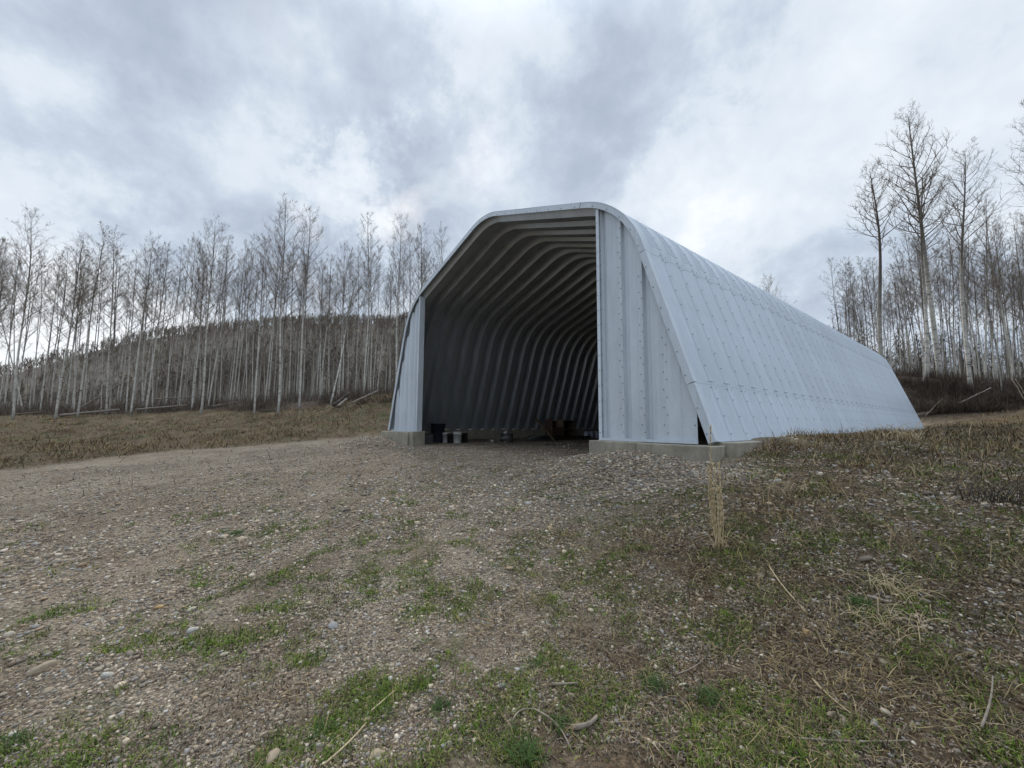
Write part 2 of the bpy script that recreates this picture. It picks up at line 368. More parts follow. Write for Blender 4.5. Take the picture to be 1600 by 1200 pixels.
bld = empty('steel_building', (0, 0, 0), label='large white steel arch building with open front, ribbed dark inside and concrete footing', cat='building')
CS = [(-.03, .0026), (.0, .0026), (.0, 0.), (.235, 0.), (.27, 0.), (.56, 0.), (.595, 0.), (.61, 0.)]   # outer skin: (y along the building, offset from the outer face)
CI = [(.090, -.004), (.185, -.205), (.440, -.205), (.490, -.004)]        # box rib folded in on the inner side
def bolt(mb, c, nrm, r=.010, h=.007):
    nrm = np.array(nrm, float); a = np.cross(nrm, (0, 1, 0)); 
    if np.linalg.norm(a) < .1: a = np.cross(nrm, (1, 0, 0))
    a /= np.linalg.norm(a); b_ = np.cross(nrm, a); c = np.array(c)
    vs = [c+r*(math.cos(k*math.pi/3)*a+math.sin(k*math.pi/3)*b_) for k in range(6)]; vs += [v+nrm*h for v in vs]
    mb.add(vs, [(k, (k+1) % 6, 6+(k+1) % 6, 6+k) for k in range(6)]+[(6, 7, 8, 9, 10, 11)], 1)
def arch_mesh(seed):
    rnd = random.Random(seed); mb = MB(); rows = []
    arcn = 0
    for (s, x, z, d, k) in PROF:
        ls = sorted(LAPS); base_off = 0
        stations = []
        if k == 1: arcn += 1; rip = .0045 if arcn % 2 else -.0045
        else: rip = 0
        rows.append((s, x, z, d, rip))
    # insert lap steps
    for l in LAPS:
        x, z, d = prof_at(l); up = l < STOT
        rows.append((l-.001, x, z, d, 0)); rows.append((l+.001, x, z, d, 0))
    rows.sort(key=lambda r: r[0])
    for CSX in (CS, CI):
      vs = []; n = len(CSX)
      for (s, x, z, d, rip) in rows:
        sm = s if s < STOT else 2*STOT-s
        lay = .0025*sum(1 for l in LAPS[:4] if sm > l)
        nx, nz = math.sin(d), -math.cos(d)
        for (yy, of) in CSX:
            o = of+lay+(rip*.85 if (CSX is CI or .25 < yy < .58) else 0)
            vs.append((x+nx*o, yy, z+nz*o))
      mb.add(vs, [(i*n+j, i*n+j+1, (i+1)*n+j+1, (i+1)*n+j) for i in range(len(rows)-1) for j in range(n-1)], 0)
    # seam bolts along the lap and rows across each joint
    s = .12
    while s < 2*STOT-.1:
        x, z, d = prof_at(s, .006); bolt(mb, (x, .03, z), (math.sin(d), 0, -math.cos(d)))
        s += .305
    for l in LAPS:
        for dl in (-.055, .055, ):
            for yy in (.1, .2+.31, .56):
                x, z, d = prof_at(l+dl, .012); bolt(mb, (x, yy if yy < .15 or yy > .47 else .5, z), (math.sin(d), 0, -math.cos(d)), .009, .006)
    me = bpy.data.meshes.new('arch_panel'); me.from_pydata(mb.v, [], mb.f); me.update(); me.polygons.foreach_set('material_index', mb.m)
    me.materials.append(M_STEEL); me.materials.append(M_BOLT)
    return me
ame = arch_mesh(0)
for k in range(NP_):
    o = bpy.data.objects.new('arch_panel', ame); COL.objects.link(o); o.parent = bld; o.location = (0, k*.61+.004, 0)
# front edge trim: flashing that wraps the end of the first arch
cuts = [0]+sorted(LAPS)+[2*STOT]
for a, b_ in zip(cuts[:-1], cuts[1:]):
    mb = MB(); n = max(2, int((b_-a)/.08)); vs = []; lift = .003 if cuts.index(a) % 2 else 0
    for i in range(n+1):
        s = a+.006+(b_-a-.012)*i/n
        for yy, of in ((.10, .020), (-.022, .020), (-.024, -.102), (-.006, -.104), (-.004, .012), (.10, .012)):
            x, z, d = prof_at(s, of+lift*(1 if of > 0 else 0)); vs.append((x, yy-lift, z))
    fs = [(i*6+j, (i+1)*6+j, (i+1)*6+(j+1) % 6, i*6+(j+1) % 6) for i in range(n) for j in range(6)]
    fs += [(5, 4, 3, 2, 1, 0), tuple(n*6+j for j in range(6))]
    mb.add(vs, fs)
    s = a+.15
    while s < b_-.1:
        x, z, d = prof_at(s, -.07); bolt(mb, (x, -.025-lift, z), (0, -1, 0), .010, .008); s += .42
    mb.build('edge_trim', [M_SHEET, M_BOLT], bld)
# front sheets: ribbed upright steel either side of the opening
def sheet(xs, cut, z0, y0=.05):
    """xs: list of (x, depth); cut: function x -> top z"""
    mb = MB(); n = len(xs); th = .004; vs = []
    for x, dd in xs:
        vs += [(x, y0+dd, z0), (x, y0+dd, max(cut(x), z0+.02))]
    for x, dd in xs:
        vs += [(x, y0+dd+th, z0), (x, y0+dd+th, max(cut(x), z0+.02))]
    m_ = 2*n
    fs = []
    for i in range(n-1):
        fs += [(2*i, 2*i+2, 2*i+3, 2*i+1), (m_+2*i, m_+2*i+1, m_+2*i+3, m_+2*i+2), (2*i+1, 2*i+3, m_+2*i+3, m_+2*i+1)]
    fs += [(0, 1, m_+1, m_), (2*n-2, m_+2*n-2, m_+2*n-1, 2*n-1)]
    mb.add(vs, fs); return mb
RD = .06
right = [
    [(3.93, 0), (4.00, 0), (4.035, RD), (4.075, RD), (4.11, .012), (4.33, .012), (4.345, 0), (4.42, 0)],
    [(4.40, -.004), (4.455, -.004), (4.485, RD), (4.56, RD), (4.60, .012), (4.76, .012), (4.78, 0), (4.86, 0)],
    [(4.845, -.004), (4.89, -.004), (4.92, RD), (4.99, RD), (5.03, .012), (5.18, .012), (5.205, 0), (5.29, 0)],
    [(5.275, -.004), (5.32, -.004), (5.33, .0), (5.55, .0), (5.56, .006), (5.805, .006)]]
left = [
    [(-3.83, 0), (-3.90, 0), (-3.94, RD), (-4.06, RD), (-4.10, 0), (-4.24, 0), (-4.28, RD), (-4.38, RD)],
    [(-4.37, RD-.004), (-4.42, RD-.004), (-4.46, 0), (-4.60, 0), (-4.64, RD), (-4.78, RD), (-4.82, 0), (-4.93, 0)],
    [(-4.92, -.004), (-4.97, -.004), (-5.01, RD), (-5.14, RD), (-5.18, 0), (-5.30, 0), (-5.34, RD), (-5.46, RD)],
    [(-5.45, RD-.004), (-5.50, RD-.004), (-5.54, 0), (-5.66, 0), (-5.70, RD), (-5.90, RD)]]
ZB = -.045
for i, xs in enumerate(right):
    xa, xb = xs[0][0], xs[-1][0]; g = (0, .0, .10, 0)[i]
    cut = (lambda x, xa=xa, xb=xb, g=g: trim_z(x, -.06)-g*(x-xa)/(xb-xa))
    mb = sheet(xs, cut, ZB)
    # bolts
    for bx, dp in ((xs[-2][0]*.5+xs[-1][0]*.5 if i < 3 else 5.77, xs[-1][1]),):
        z = .25
        while z < trim_z(bx, -.2): bolt(mb, (bx, .05+dp-.001, z), (0, -1, 0), .010, .008); z += .3
    for bx, dp in ((xs[0][0]+.035, xs[0][1]),):
        z = .12
        while z < trim_z(bx, -.2): bolt(mb, (bx, .05+dp-.001, z), (0, -1, 0), .010, .008); z += .3
    mb.build('front_sheet', [M_SHEET, M_BOLT], bld)
for i, xs in enumerate(left):
    xa, xb = xs[0][0], xs[-1][0]
    za = trim_z(xa, -.10); zb_ = trim_z(xb, -.12)
    gp = (.16, .42, .55, .75)[i]
    cut = (lambda x, xa=xa, xb=xb, gp=gp: trim_z(x, -.08)-gp*max(0, (abs(x)-abs(xa))/(abs(xb)-abs(xa))-.35)/.65)
    mb = sheet(xs, cut, ZB); mb.build('front_sheet', [M_SHEET, M_BOLT], bld)
# jambs
for x0, x1 in ((3.895, 3.93), (-3.83, -3.78)):
    mb = MB(); zt = trim_z((x0+x1)/2, -.12); mb.box(x0, x1, .02, .20, ZB, zt)
    xo = 3.965 if x0 > 0 else -3.865
    mb.box(min(x0, xo), max(x0, xo) if x0 > 0 else x1, .008, .019, ZB, zt)
    if x0 > 0:
        z = .1
        while z < zt-.2: bolt(mb, (3.925, .007, z), (0, -1, 0), .009, .007); z += .3
    mb.build('door_jamb', [M_SHEET, M_BOLT], bld)
# base angle along the sheets
mb = MB(); mb.box(3.94, 5.82, .012, .044, ZB+.001, ZB+.05); mb.build('base_angle', M_SHEET, bld)
mb = MB(); mb.box(-5.88, -3.87, .012, .044, ZB+.001, ZB+.05); mb.build('base_angle', M_SHEET, bld)
# rear end wall
mb = MB(); pts = [(p[1]+(-.19)*math.sin(p[3]), p[2]+.19*math.cos(p[3])) for p in PROF if True]
pts = [(x*.999, z) for x, z in pts]
xs = np.arange(-5.95, 5.96, .17); vs = []; fs = []
for i, x in enumerate(xs):
    zt = max(trim_z(x, -.10), .05); dpt = .05 if (i//2) % 2 else 0
    vs += [(x, LEN-.12+dpt, -.3), (x, LEN-.12+dpt, zt)]
for i in range(len(xs)-1): fs.append((2*i, 2*i+1, 2*i+3, 2*i+2))
mb.add(vs, fs); mb.build('end_wall', M_STEEL, bld)
# footings
def prism(mb, outline, z0, z1, mi=0):
    n = len(outline); vs = [(x, y, z0) for x, y in outline]+[(x, y, z1) for x, y in outline]
    mb.add(vs, [tuple(range(n))[::-1], tuple(range(n, 2*n))]+[(i, (i+1) % n, n+(i+1) % n, n+i) for i in range(n)], mi)
rc = [(6.02+.16*math.cos(a), -.06+.16*math.sin(a)) for a in np.linspace(-math.pi/2, 0, 8)]
mb = MB(); prism(mb, [(3.83, -.22), (4.86, -.22), (4.86, .24), (3.83, .24)], -1.2, ZB-.002); mb.build('footing', M_CONC, bld, bevel=.012)
mb = MB(); prism(mb, [(4.868, -.225)]+rc+[(6.18, .148), (5.9, .148), (5.9, .24), (4.868, .24)], -1.2, ZB-.012); mb.build('footing', M_CONC, bld, bevel=.012)
mb = MB(); mb.box(5.905, 6.36, .152, LEN+.1, -1.2, -.006); mb.build('footing', M_CONC, bld, bevel=.012)
mb = MB(); mb.box(-6.25, -3.99, -.22, .22, -1.2, ZB-.002); mb.build('footing', M_CONC, bld, bevel=.012)
mb = MB(); mb.box(-3.985, -3.72, -.16, .30, -1.2, ZB+.03); mb.build('footing', M_CONC, bld, bevel=.02)
mb = MB(); mb.box(-6.36, -5.905, .225, LEN+.1, -1.2, -.006); mb.build('footing', M_CONC, bld, bevel=.012)
mb = MB(); mb.box(-5.9, 5.9, LEN-.2, LEN+.1, -1.2, -.02); mb.build('footing', M_CONC, bld, bevel=.012)

# ------------------------------------------------------------------ things inside the building
def simple(name, col, rough=.6, metal=0, var=.15, sc=8):
    mt, t, b = new_mat(name); O = t.node('ShaderNodeTexCoord').outputs['Object']
    r = t.ramp(t.noise(O, sc, 6, .65).outputs[0], [(.3, tuple(c*(1-var) for c in col)), (.7, tuple(min(1, c*(1+var)) for c in col))])
    t.link(r.outputs[0], b.inputs['Base Color']); b.inputs['Roughness'].default_value = rough; b.inputs['Metallic'].default_value = metal
    return mt
def floor_pt(px, py):
    d = ray(px, py); tt = (-.48-CAM[2])/d[2]; p = CAM+d*tt; return p
M_BLUE = simple('blue grey plastic', (.035, .045, .07), .5); M_WHITE = simple('white plastic', (.6, .6, .58), .45); M_BLACK = simple('black plastic', (.02, .02, .022), .45)
M_WOOD = simple('old wood', (.19, .13, .085), .85, 0, .35, 14); M_RUST = simple('rusty brown board', (.085, .052, .038), .8, 0, .35, 9)
M_SCRAP = simple('dull scrap metal', (.13, .13, .13), .6, .6, .3); M_JUG = simple('milky plastic', (.42, .45, .55), .4); M_WIRE = simple('bare metal rod', (.4, .4, .38), .45, .7)
def inside(px, py, x, zoff=-.49):
    """point on the floor on the sight line through px where world x is given"""
    d = ray(px, py); tt = (x-CAM[0])/d[0]; p = CAM+d*tt; return (p[0], p[1], tz(p[0], p[1]))
# bin
p = inside(684, 690, -5.35); o = empty('rubbish_bin', p, .3, label='tall dark blue plastic bin standing just inside the left front corner', cat='bin')
mb = MB(); mb.lathe([(.0, 0), (.22, 0), (.235, .02), (.29, .70), (.305, .70), (.305, .735), (.275, .735), (.21, .04), (0, .04)], 20)
for k in range(10):
    a = k*math.pi/5; mb.box(-.006, .006, .225, .262, .08, .62, 0, Matrix.Rotation(a, 4, 'Z'))
mb.build('bin_body', M_BLUE, o)
mb = MB(); mb.tube([(.29, -.09, .6), (.36, -.07, .6), (.36, .07, .6), (.29, .09, .6)], [.014]*4, 6); mb.build('handle', M_BLUE, o)
def pail(px, x, mat, label, h=.37, r=.15, lidm=None, name='pail', rz=0, full=True):
    p = inside(px, 690, x); o = empty(name, p, rz, label=label, cat='bucket', group='pails inside the building mouth')
    mb = MB(); mb.lathe([(0, 0), (r*.86, 0), (r*.88, .01), (r*.98, h*.82), (r*1.05, h*.82), (r*1.05, h*.86), (r, h*.86), (r*1.02, h), (r*.97, h), (r*.84, .02), (0, .02)], 20); mb.build('pail_body', mat, o)
    if lidm: mb = MB(); mb.lathe([(r*.9, h-.01), (r*1.08, h-.012), (r*1.08, h+.018), (r*.95, h+.018), (r*.93, h+.008), (0, h+.008)], 20); mb.build('lid', lidm, o)
    mb = MB(); mb.tube([(r*1.06*math.cos(a), r*.25-.02, h*.84-abs(math.sin(a))*h*.5) for a in np.linspace(0, math.pi, 12)], [.004]*12, 5); mb.build('handle', M_WIRE, o)
    return o
pail(697, -4.9, M_WHITE, 'white pail half hidden between the dark blue bin and a black pail', .38, .15)
pail(704.5, -4.5, M_BLACK, 'black pail standing left of the white pail with a lid', .36, .15)
pail(714.5, -4.3, M_WHITE, 'white plastic pail with a white lid standing between two black pails', .40, .165, M_WHITE)
pail(725, -4.5, M_BLACK, 'black pail standing at the right end of the row of pails', .36, .15, M_BLACK)
p = inside(662, 690, -4.35); o = empty('crate', p, .1, label='dark grey plastic crate tucked behind the left front footing', cat='crate')
mb = MB(); mb.box(-.28, .28, -.2, .2, 0, .03)
for a_ in ((-.28, -.26, -.2, .2), (.26, .28, -.2, .2), (-.26, .26, -.2, -.18), (-.26, .26, .18, .2)): mb.box(*a_, .03, .34)
mb.box(-.3, .3, -.22, -.2, .34, .37); mb.box(-.3, .3, .2, .22, .34, .37); mb.build('crate_body', M_SCRAP, o)
# drum with scraps
p = inside(792, 690, -4.1); o = empty('metal_tub', p, 0, label='short grey metal tub with odds and ends sticking out of it', cat='tub')
mb = MB(); mb.lathe([(0, 0), (.25, 0), (.26, .02), (.255, .14), (.265, .15), (.255, .16), (.27, .33), (.28, .34), (.26, .34), (.24, .03), (0, .03)], 22); mb.build('tub_body', M_SCRAP, o)
p2 = empty('tin_can', (p[0]-.08, p[1]-.05, p[2]+.20), .4, label='pale tin can lying in the short grey metal tub', cat='can')
mb = MB(); mb.tube([(-.12, 0, .1), (.14, .05, .22)], [.085, .085], 16); mb.build('can_body', M_WIRE, p2)
rs = random.Random(3)
for i, (px, x, L, a, lb) in enumerate(((775, -4.0, .9, .2, 'pale rod lying on the floor left of the grey metal tub'), (812, -4.3, 1.1, -.5, 'bare metal rod lying tilted right of the grey metal tub'),
                                       (826, -4.6, .7, .4, 'thin bent rod on the floor between the tub and the plank'))):
    p = inside(px, 690, x); mb = MB()
    mb.tube([(-L/2*math.cos(a), -L/2*math.sin(a), .02), (0, 0, .10), (L/2*math.cos(a), L/2*math.sin(a), .20)], [.012, .012, .01], 6)
    mb.tube([(-.05, 0, .09), (.1, .2, .02)], [.01, .01], 6)
    o = mb.build('metal_rod', M_WIRE); o.location = p; props(o, lb, 'rod', 'metal rods on the floor')
p = inside(769, 688, -4.2); o = empty('plastic_tub', p, 0, label='tiny white container on the floor left of the metal tub', cat='container')
mb = MB(); mb.lathe([(0, 0), (.05, 0), (.06, .09), (.055, .09), (.045, .01), (0, .01)], 14); mb.build('container_body', M_WHITE, o)
# low scrap heap along the wall
for (px, x, w, d, h, lb) in ((840, -5.2, 1.0, .35, .16, 'low dark beam lying along the left wall left of the brown cabinet'), (838, -4.7, .5, .3, .12, 'short dark block lying in front of the low beam')):
    p = inside(px, 690, x); mb = MB(); mb.box(-d/2, d/2, -w/2, w/2, 0, h); mb.box(-d/2-.03, d/2+.03, -w/2+.1, -w/2+.18, h, h+.05); mb.box(-d/2-.03, d/2+.03, w/2-.2, w/2-.12, h, h+.05)
    o = mb.build('timber_block', M_SCRAP, bevel=.01); o.location = p; props(o, lb, 'timber')
# brown cabinet with shelves on a low trolley
p = inside(868, 690, -4.9); o = empty('cabinet', (p[0], p[1], p[2]+.16), 0.1, label='brown open shelf cabinet standing on a low wheeled platform inside the building', cat='cabinet')
mb = MB(); mb.box(.0, .42, -.75, -.72, 0, .82); mb.build('side_panel', M_RUST, o)
mb = MB(); mb.box(.0, .42, .95, .98, 0, .72); mb.build('side_panel', M_RUST, o)
mb = MB(); mb.box(.0, .42, .06, .09, .0, .78); mb.build('divider', M_WOOD, o)
mb = MB(); mb.box(-.03, .0, -.75, .98, 0, .72); mb.build('back_panel', M_BLACK, o)
mb = MB(); mb.box(.0, .41, -.72, .06, .02, .05); mb.build('shelf', M_RUST, o)
mb = MB(); mb.box(.0, .415, -.718, .058, .05, .42); mb.build('drawer_front', M_RUST, o)
mb = MB(); mb.box(.0, .41, .092, .948, .30, .33); mb.build('shelf', M_WOOD, o)
mb = MB(); mb.box(-.03, .44, .07, 1.0, .721, .75); mb.build('top', M_WOOD, o)
o = empty('wheeled_platform', p, .1, label='low dark wheeled platform carrying the brown cabinet', cat='trolley')
mb = MB(); mb.box(-.1, .75, -.85, 1.9, .10, .155); mb.build('deck', M_BLACK, o)
for sx_, sy_ in ((.65, -.6), (.65, .1), (.65, .8), (.65, 1.6)):
    mb = MB(); mb.tube([(sx_, sy_, .055), (sx_+.05, sy_, .055)], [.055, .055], 14); mb.build('wheel', M_SCRAP, o)
p = inside(846, 690, -4.4); mb = MB()
q = [np.array((0, -.35, .98)), np.array((.25, .55, .03))]; mb.tube(q, [.055, .055], 4, smooth=False)
o = mb.build('plank', M_WOOD); o.location = p; props(o, 'pale plank leaning slantwise against the brown cabinet', 'plank')
for i, (px, lb) in enumerate(((916, 'milky jug at the left of the three jugs by the right edge of the opening'), (924, 'milky jug in the middle of the three jugs'), (932, 'milky jug closest to the right door jamb as seen in the opening'))):
    p = inside(px, 688, -4.6); o = empty('jug', (p[0], p[1], p[2]+.02), i, label=lb, cat='jug', group='jugs at the back of the floor')
    mb = MB(); mb.lathe([(0, 0), (.12, 0), (.13, .02), (.13, .24), (.10, .31), (.04, .35), (.04, .38), (0, .38)], 16); mb.build('jug_body', M_JUG, o)
    mb = MB(); mb.lathe([(.045, .37), (.045, .41), (0, .41)], 12); mb.build('cap', M_BLUE, o)
    mb = MB(); mb.tube([(.09, 0, .33), (.15, 0, .33), (.16, 0, .2), (.13, 0, .14)], [.014]*4, 6); mb.build('handle', M_JUG, o)

# ------------------------------------------------------------------ bare aspens
def bark_mat(name, white, dark, top, scalez=1.0, topz=(6, 12)):
    mt, t, b = new_mat(name); O = t.node('ShaderNodeTexCoord').outputs['Object']
    inf = t.node('ShaderNodeObjectInfo')
    off = t.node('ShaderNodeVectorMath', operation='ADD'); t.link(O, off.inputs[0]); sc = t.node('ShaderNodeVectorMath', operation='SCALE'); sc.inputs[0].default_value = (13, 7, 31)
    t.link(inf.outputs['Random'], sc.inputs[3]); t.link(sc.outputs[0], off.inputs[1])
    mp = t.node('ShaderNodeMapping'); mp.inputs['Scale'].default_value = (2.2, 2.2, 9); t.link(off.outputs[0], mp.inputs[0])
    sp_ = t.node('ShaderNodeSeparateXYZ'); t.link(O, sp_.inputs[0])
    base = t.ramp(t.noise(off.outputs[0], 1.8, 6, .6).outputs[0], [(.32, tuple(c*.62 for c in white)), (.6, white)])
    marks = t.ramp(t.noise(mp.outputs[0], 1.0, 5, .7).outputs[0], [(.56, 0.0), (.62, .95)])
    c = t.mix(marks.outputs[0], base.outputs[0], dark)
    mr = t.node('ShaderNodeMapRange'); mr.inputs[1].default_value = topz[0]; mr.inputs[2].default_value = topz[1]; t.link(sp_.outputs[2], mr.inputs[0])
    c = t.mix(mr.outputs[0], c, top)
    bs = t.node('ShaderNodeMapRange'); bs.inputs[1].default_value = .9; bs.inputs[2].default_value = .1; t.link(sp_.outputs[2], bs.inputs[0])
    bm = t.math('MULTIPLY', bs.outputs[0], .7); c = t.mix(bm, c, dark)
    t.link(c, b.inputs['Base Color']); b.inputs['Roughness'].default_value = .85
    return mt
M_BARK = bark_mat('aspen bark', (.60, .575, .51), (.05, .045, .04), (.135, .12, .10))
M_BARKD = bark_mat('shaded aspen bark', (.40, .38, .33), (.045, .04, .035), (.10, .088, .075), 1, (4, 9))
M_TWIG = simple('bare twigs', (.145, .115, .088), .9, 0, .3, 2); M_BUD = simple('opening buds', (.24, .215, .125), .8, 0, .35, 1.5)

def tubes_np(segs):
    """segs: list of (p0,p1,r0,r1,n) -> V,F quads"""
    V = []; F = []; o = 0
    for p0, p1, r0, r1, n in segs:
        d = p1-p0; L = np.linalg.norm(d)+1e-9; d = d/L
        a = np.cross(d, (0, 0, 1.) if abs(d[2]) < .9 else (1., 0, 0)); a /= np.linalg.norm(a); b_ = np.cross(d, a)
        th = np.arange(n)*2*np.pi/n; ring = np.outer(np.cos(th), a)+np.outer(np.sin(th), b_)
        V.append(p0+ring*r0); V.append(p1+ring*r1)
        for k in range(n): F.append((o+k, o+(k+1) % n, o+n+(k+1) % n, o+n+k))
        o += 2*n
    return np.vstack(V), np.array(F)
def grow(rnd, p, d, L, r, nseg, up, wig):
    pts = [p]; 
    for i in range(nseg):
        d = d+np.array([rnd.gauss(0, wig), rnd.gauss(0, wig), rnd.gauss(0, wig)+up]); d = d/np.linalg.norm(d)
        p = p+d*L/nseg; pts.append(p)
    return pts
def aspen(seed, H=16, r0=.125, crown=.42, width=1.0, nb=36, dens=1.0, lean=0, fork=False):
    rnd = random.Random(seed); trunk = []; br = []; buds = []
    n = 16; pts = []; p = np.zeros(3); ang = rnd.uniform(0, 6.28)
    for i in range(n+1):
        f = i/n; w = .12*math.sin(f*3+ang)+.07*math.sin(f*7+ang*2)
        pts.append(np.array([w*math.cos(ang)*H/16*1.6+lean*f*f, w*math.sin(ang)*H/16*1.6, f*H]))
    def rad(f): return r0*((1-f)**.66)*.86+.006+ (.22*r0*math.exp(-f*60))
    for i in range(n):
        trunk.append((pts[i], pts[i+1]+(pts[i+1]-pts[i])*.0, rad(i/n), rad((i+1)/n), 8))
    def pos(f):
        u = f*n; i = min(int(u), n-1); return pts[i]+(pts[i+1]-pts[i])*(u-i)
    def sub(pl, Lp, rp, lev):
        cnt = {1: int(8*dens), 2: int(5*dens)}[lev]
        for j in range(cnt):
            u = rnd.uniform(.25, 1)*(len(pl)-1); i = min(int(u), len(pl)-2); q = pl[i]+(pl[i+1]-pl[i])*(u-i)
            d0 = pl[i+1]-pl[i]; d0 = d0/(np.linalg.norm(d0)+1e-9)
            d = d0*.8+np.array([rnd.gauss(0, .6), rnd.gauss(0, .6), rnd.gauss(.15, .4)]); d /= np.linalg.norm(d)
            L = Lp*rnd.uniform(.25, .5)*(1.1-u/(len(pl)-1)*.4)
            if lev == 1:
                pp = grow(rnd, q, d, L, rp*.5, 3, .10, .16)
                rr = rp*.48
                for k in range(3): br.append((pp[k], pp[k+1], rr*(1-k/3.2), rr*(1-(k+1)/3.2), 3))
                sub(pp, L, rr, 2)
            else:
                L = max(L, .16)
                pp = grow(rnd, q, d, L, rp*.4, 2, .06, .2)
                for k in range(2): br.append((pp[k], pp[k+1], .0046-.0014*k, .0032-.0014*k, 3))
                if rnd.random() < .8: buds.append((pp[1], rnd.uniform(.012, .026)))
                if rnd.random() < .8: buds.append((pp[2], rnd.uniform(.012, .026)))
    az = rnd.uniform(0, 6.28)
    for j in range(nb):
        f = crown+(1-crown)*((j+rnd.random())/nb)**.85*.99; az += 2.4+rnd.gauss(0, .5)
        el = rnd.uniform(.35, .8)+.35*(f-crown)
        L = width*(H/16)*(2.9*(1-((f-crown)/(1-crown))**1.6)*rnd.uniform(.55, 1.1)+.75)
        if f < crown+.08: L *= rnd.uniform(.3, .7)
        d = np.array([math.cos(az)*math.cos(el), math.sin(az)*math.cos(el), math.sin(el)])
        r = max(.010, min(rad(f)*.5, .012*L+.006)); pp = grow(rnd, pos(f), d, L, r, 5, .13, .11)
        for k in range(5): br.append((pp[k], pp[k+1], r*(1-k/5.6), r*(1-(k+1)/5.6), 4))
        sub(pp, L, r, 1)
    for j in range(rnd.randint(3, 8)):     # dead snags low on the trunk
        f = rnd.uniform(.12, crown); az = rnd.uniform(0, 6.28); d = np.array([math.cos(az), math.sin(az), rnd.uniform(-.2, .4)])
        pp = grow(rnd, pos(f), d, rnd.uniform(.3, 1.1), .01, 3, 0, .2)
        for k in range(3): br.append((pp[k], pp[k+1], .011-.003*k, .008-.003*k, 3))
    V1, F1 = tubes_np(trunk); tme = np_mesh('trunk', V1, F1); tme.polygons.foreach_set('use_smooth', np.ones(len(F1), bool))
    V2, F2 = tubes_np(br); 
    # buds: tiny tetra-ish quads (two crossed faces)
    B = []; BF = []; o = len(V2)
    for c, s in buds:
        a = np.array([rnd.gauss(0, 1) for _ in range(3)]); a /= np.linalg.norm(a); b_ = np.cross(a, (0, 0, 1)); b_ /= np.linalg.norm(b_)+1e-9
        B += [c-a*s, c-b_*s*.5, c+a*s, c+b_*s*.5]; BF.append((o, o+1, o+2, o+3)); o += 4
    V = np.vstack([V2, np.array(B)]); F = np.vstack([F2, np.array(BF)])
    cme = np_mesh('crown', V, F); mi = np.zeros(len(F), np.int32); mi[len(F2):] = 1; cme.polygons.foreach_set('material_index', mi)
    return tme, cme
def reg(tc, bark):
    tc[0].materials.append(bark); tc[1].materials.append(M_TWIG); tc[1].materials.append(M_BUD); return tc
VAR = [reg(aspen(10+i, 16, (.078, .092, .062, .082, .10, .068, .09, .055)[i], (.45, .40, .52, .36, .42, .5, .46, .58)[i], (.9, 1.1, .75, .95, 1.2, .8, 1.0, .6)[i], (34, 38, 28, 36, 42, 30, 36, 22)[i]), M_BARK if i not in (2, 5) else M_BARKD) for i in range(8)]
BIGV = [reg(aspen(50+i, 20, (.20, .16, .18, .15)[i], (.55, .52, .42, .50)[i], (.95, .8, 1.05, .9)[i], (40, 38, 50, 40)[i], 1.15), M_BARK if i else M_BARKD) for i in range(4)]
def place_tree(px, tdep, top_y, var, label, group, H0=16, rz=None, rnd=random, wide=1.0, leanpx=0):
    d = ray(px, 640); dh = d/1.0
    q = CAM+d*tdep; x, y = q[0], q[1]; z = tz(x, y)-.08
    # height so that the top reaches the picture row top_y at that distance
    f2 = CAM+ray(px, top_y)*tdep; H = max(4, f2[2]-z)
    # distance differences from pitch are small: solve along vertical line
    P0 = np.array([x, y, z]); 
    for _ in range(4):
        Q = P0+np.array([0, 0, H])-CAM; yy = 600-FPX*(Q@UP)/(Q@FW); H += (yy-top_y)/FPX*(Q@FW)
    H = max(3.0, H)
    sc = H/H0
    r = bpy.data.objects.new('aspen_tree', None); COL.objects.link(r); r.location = (x, y, z)
    r.rotation_euler = (random.gauss(0, .028), random.gauss(0, .028), rz if rz is not None else random.uniform(0, 6.28)); r.scale = (wide*sc**.8*.88, wide*sc**.8*.88, sc); r.empty_display_size = .3
    if H0 == 16 and random.random() < .07: r.rotation_euler = (random.gauss(0, .09), random.gauss(0, .09), random.uniform(0, 6.28))
    props(r, label, 'tree', group)
    for nm, me in (('trunk', var[0]), ('crown', var[1])):
        c = bpy.data.objects.new(nm, me); COL.objects.link(c); c.parent = r
    return r
random.seed(77)
LG = 'bare aspens of the wood left of the building'; RG = 'bare aspens of the wood beyond the right end of the building'
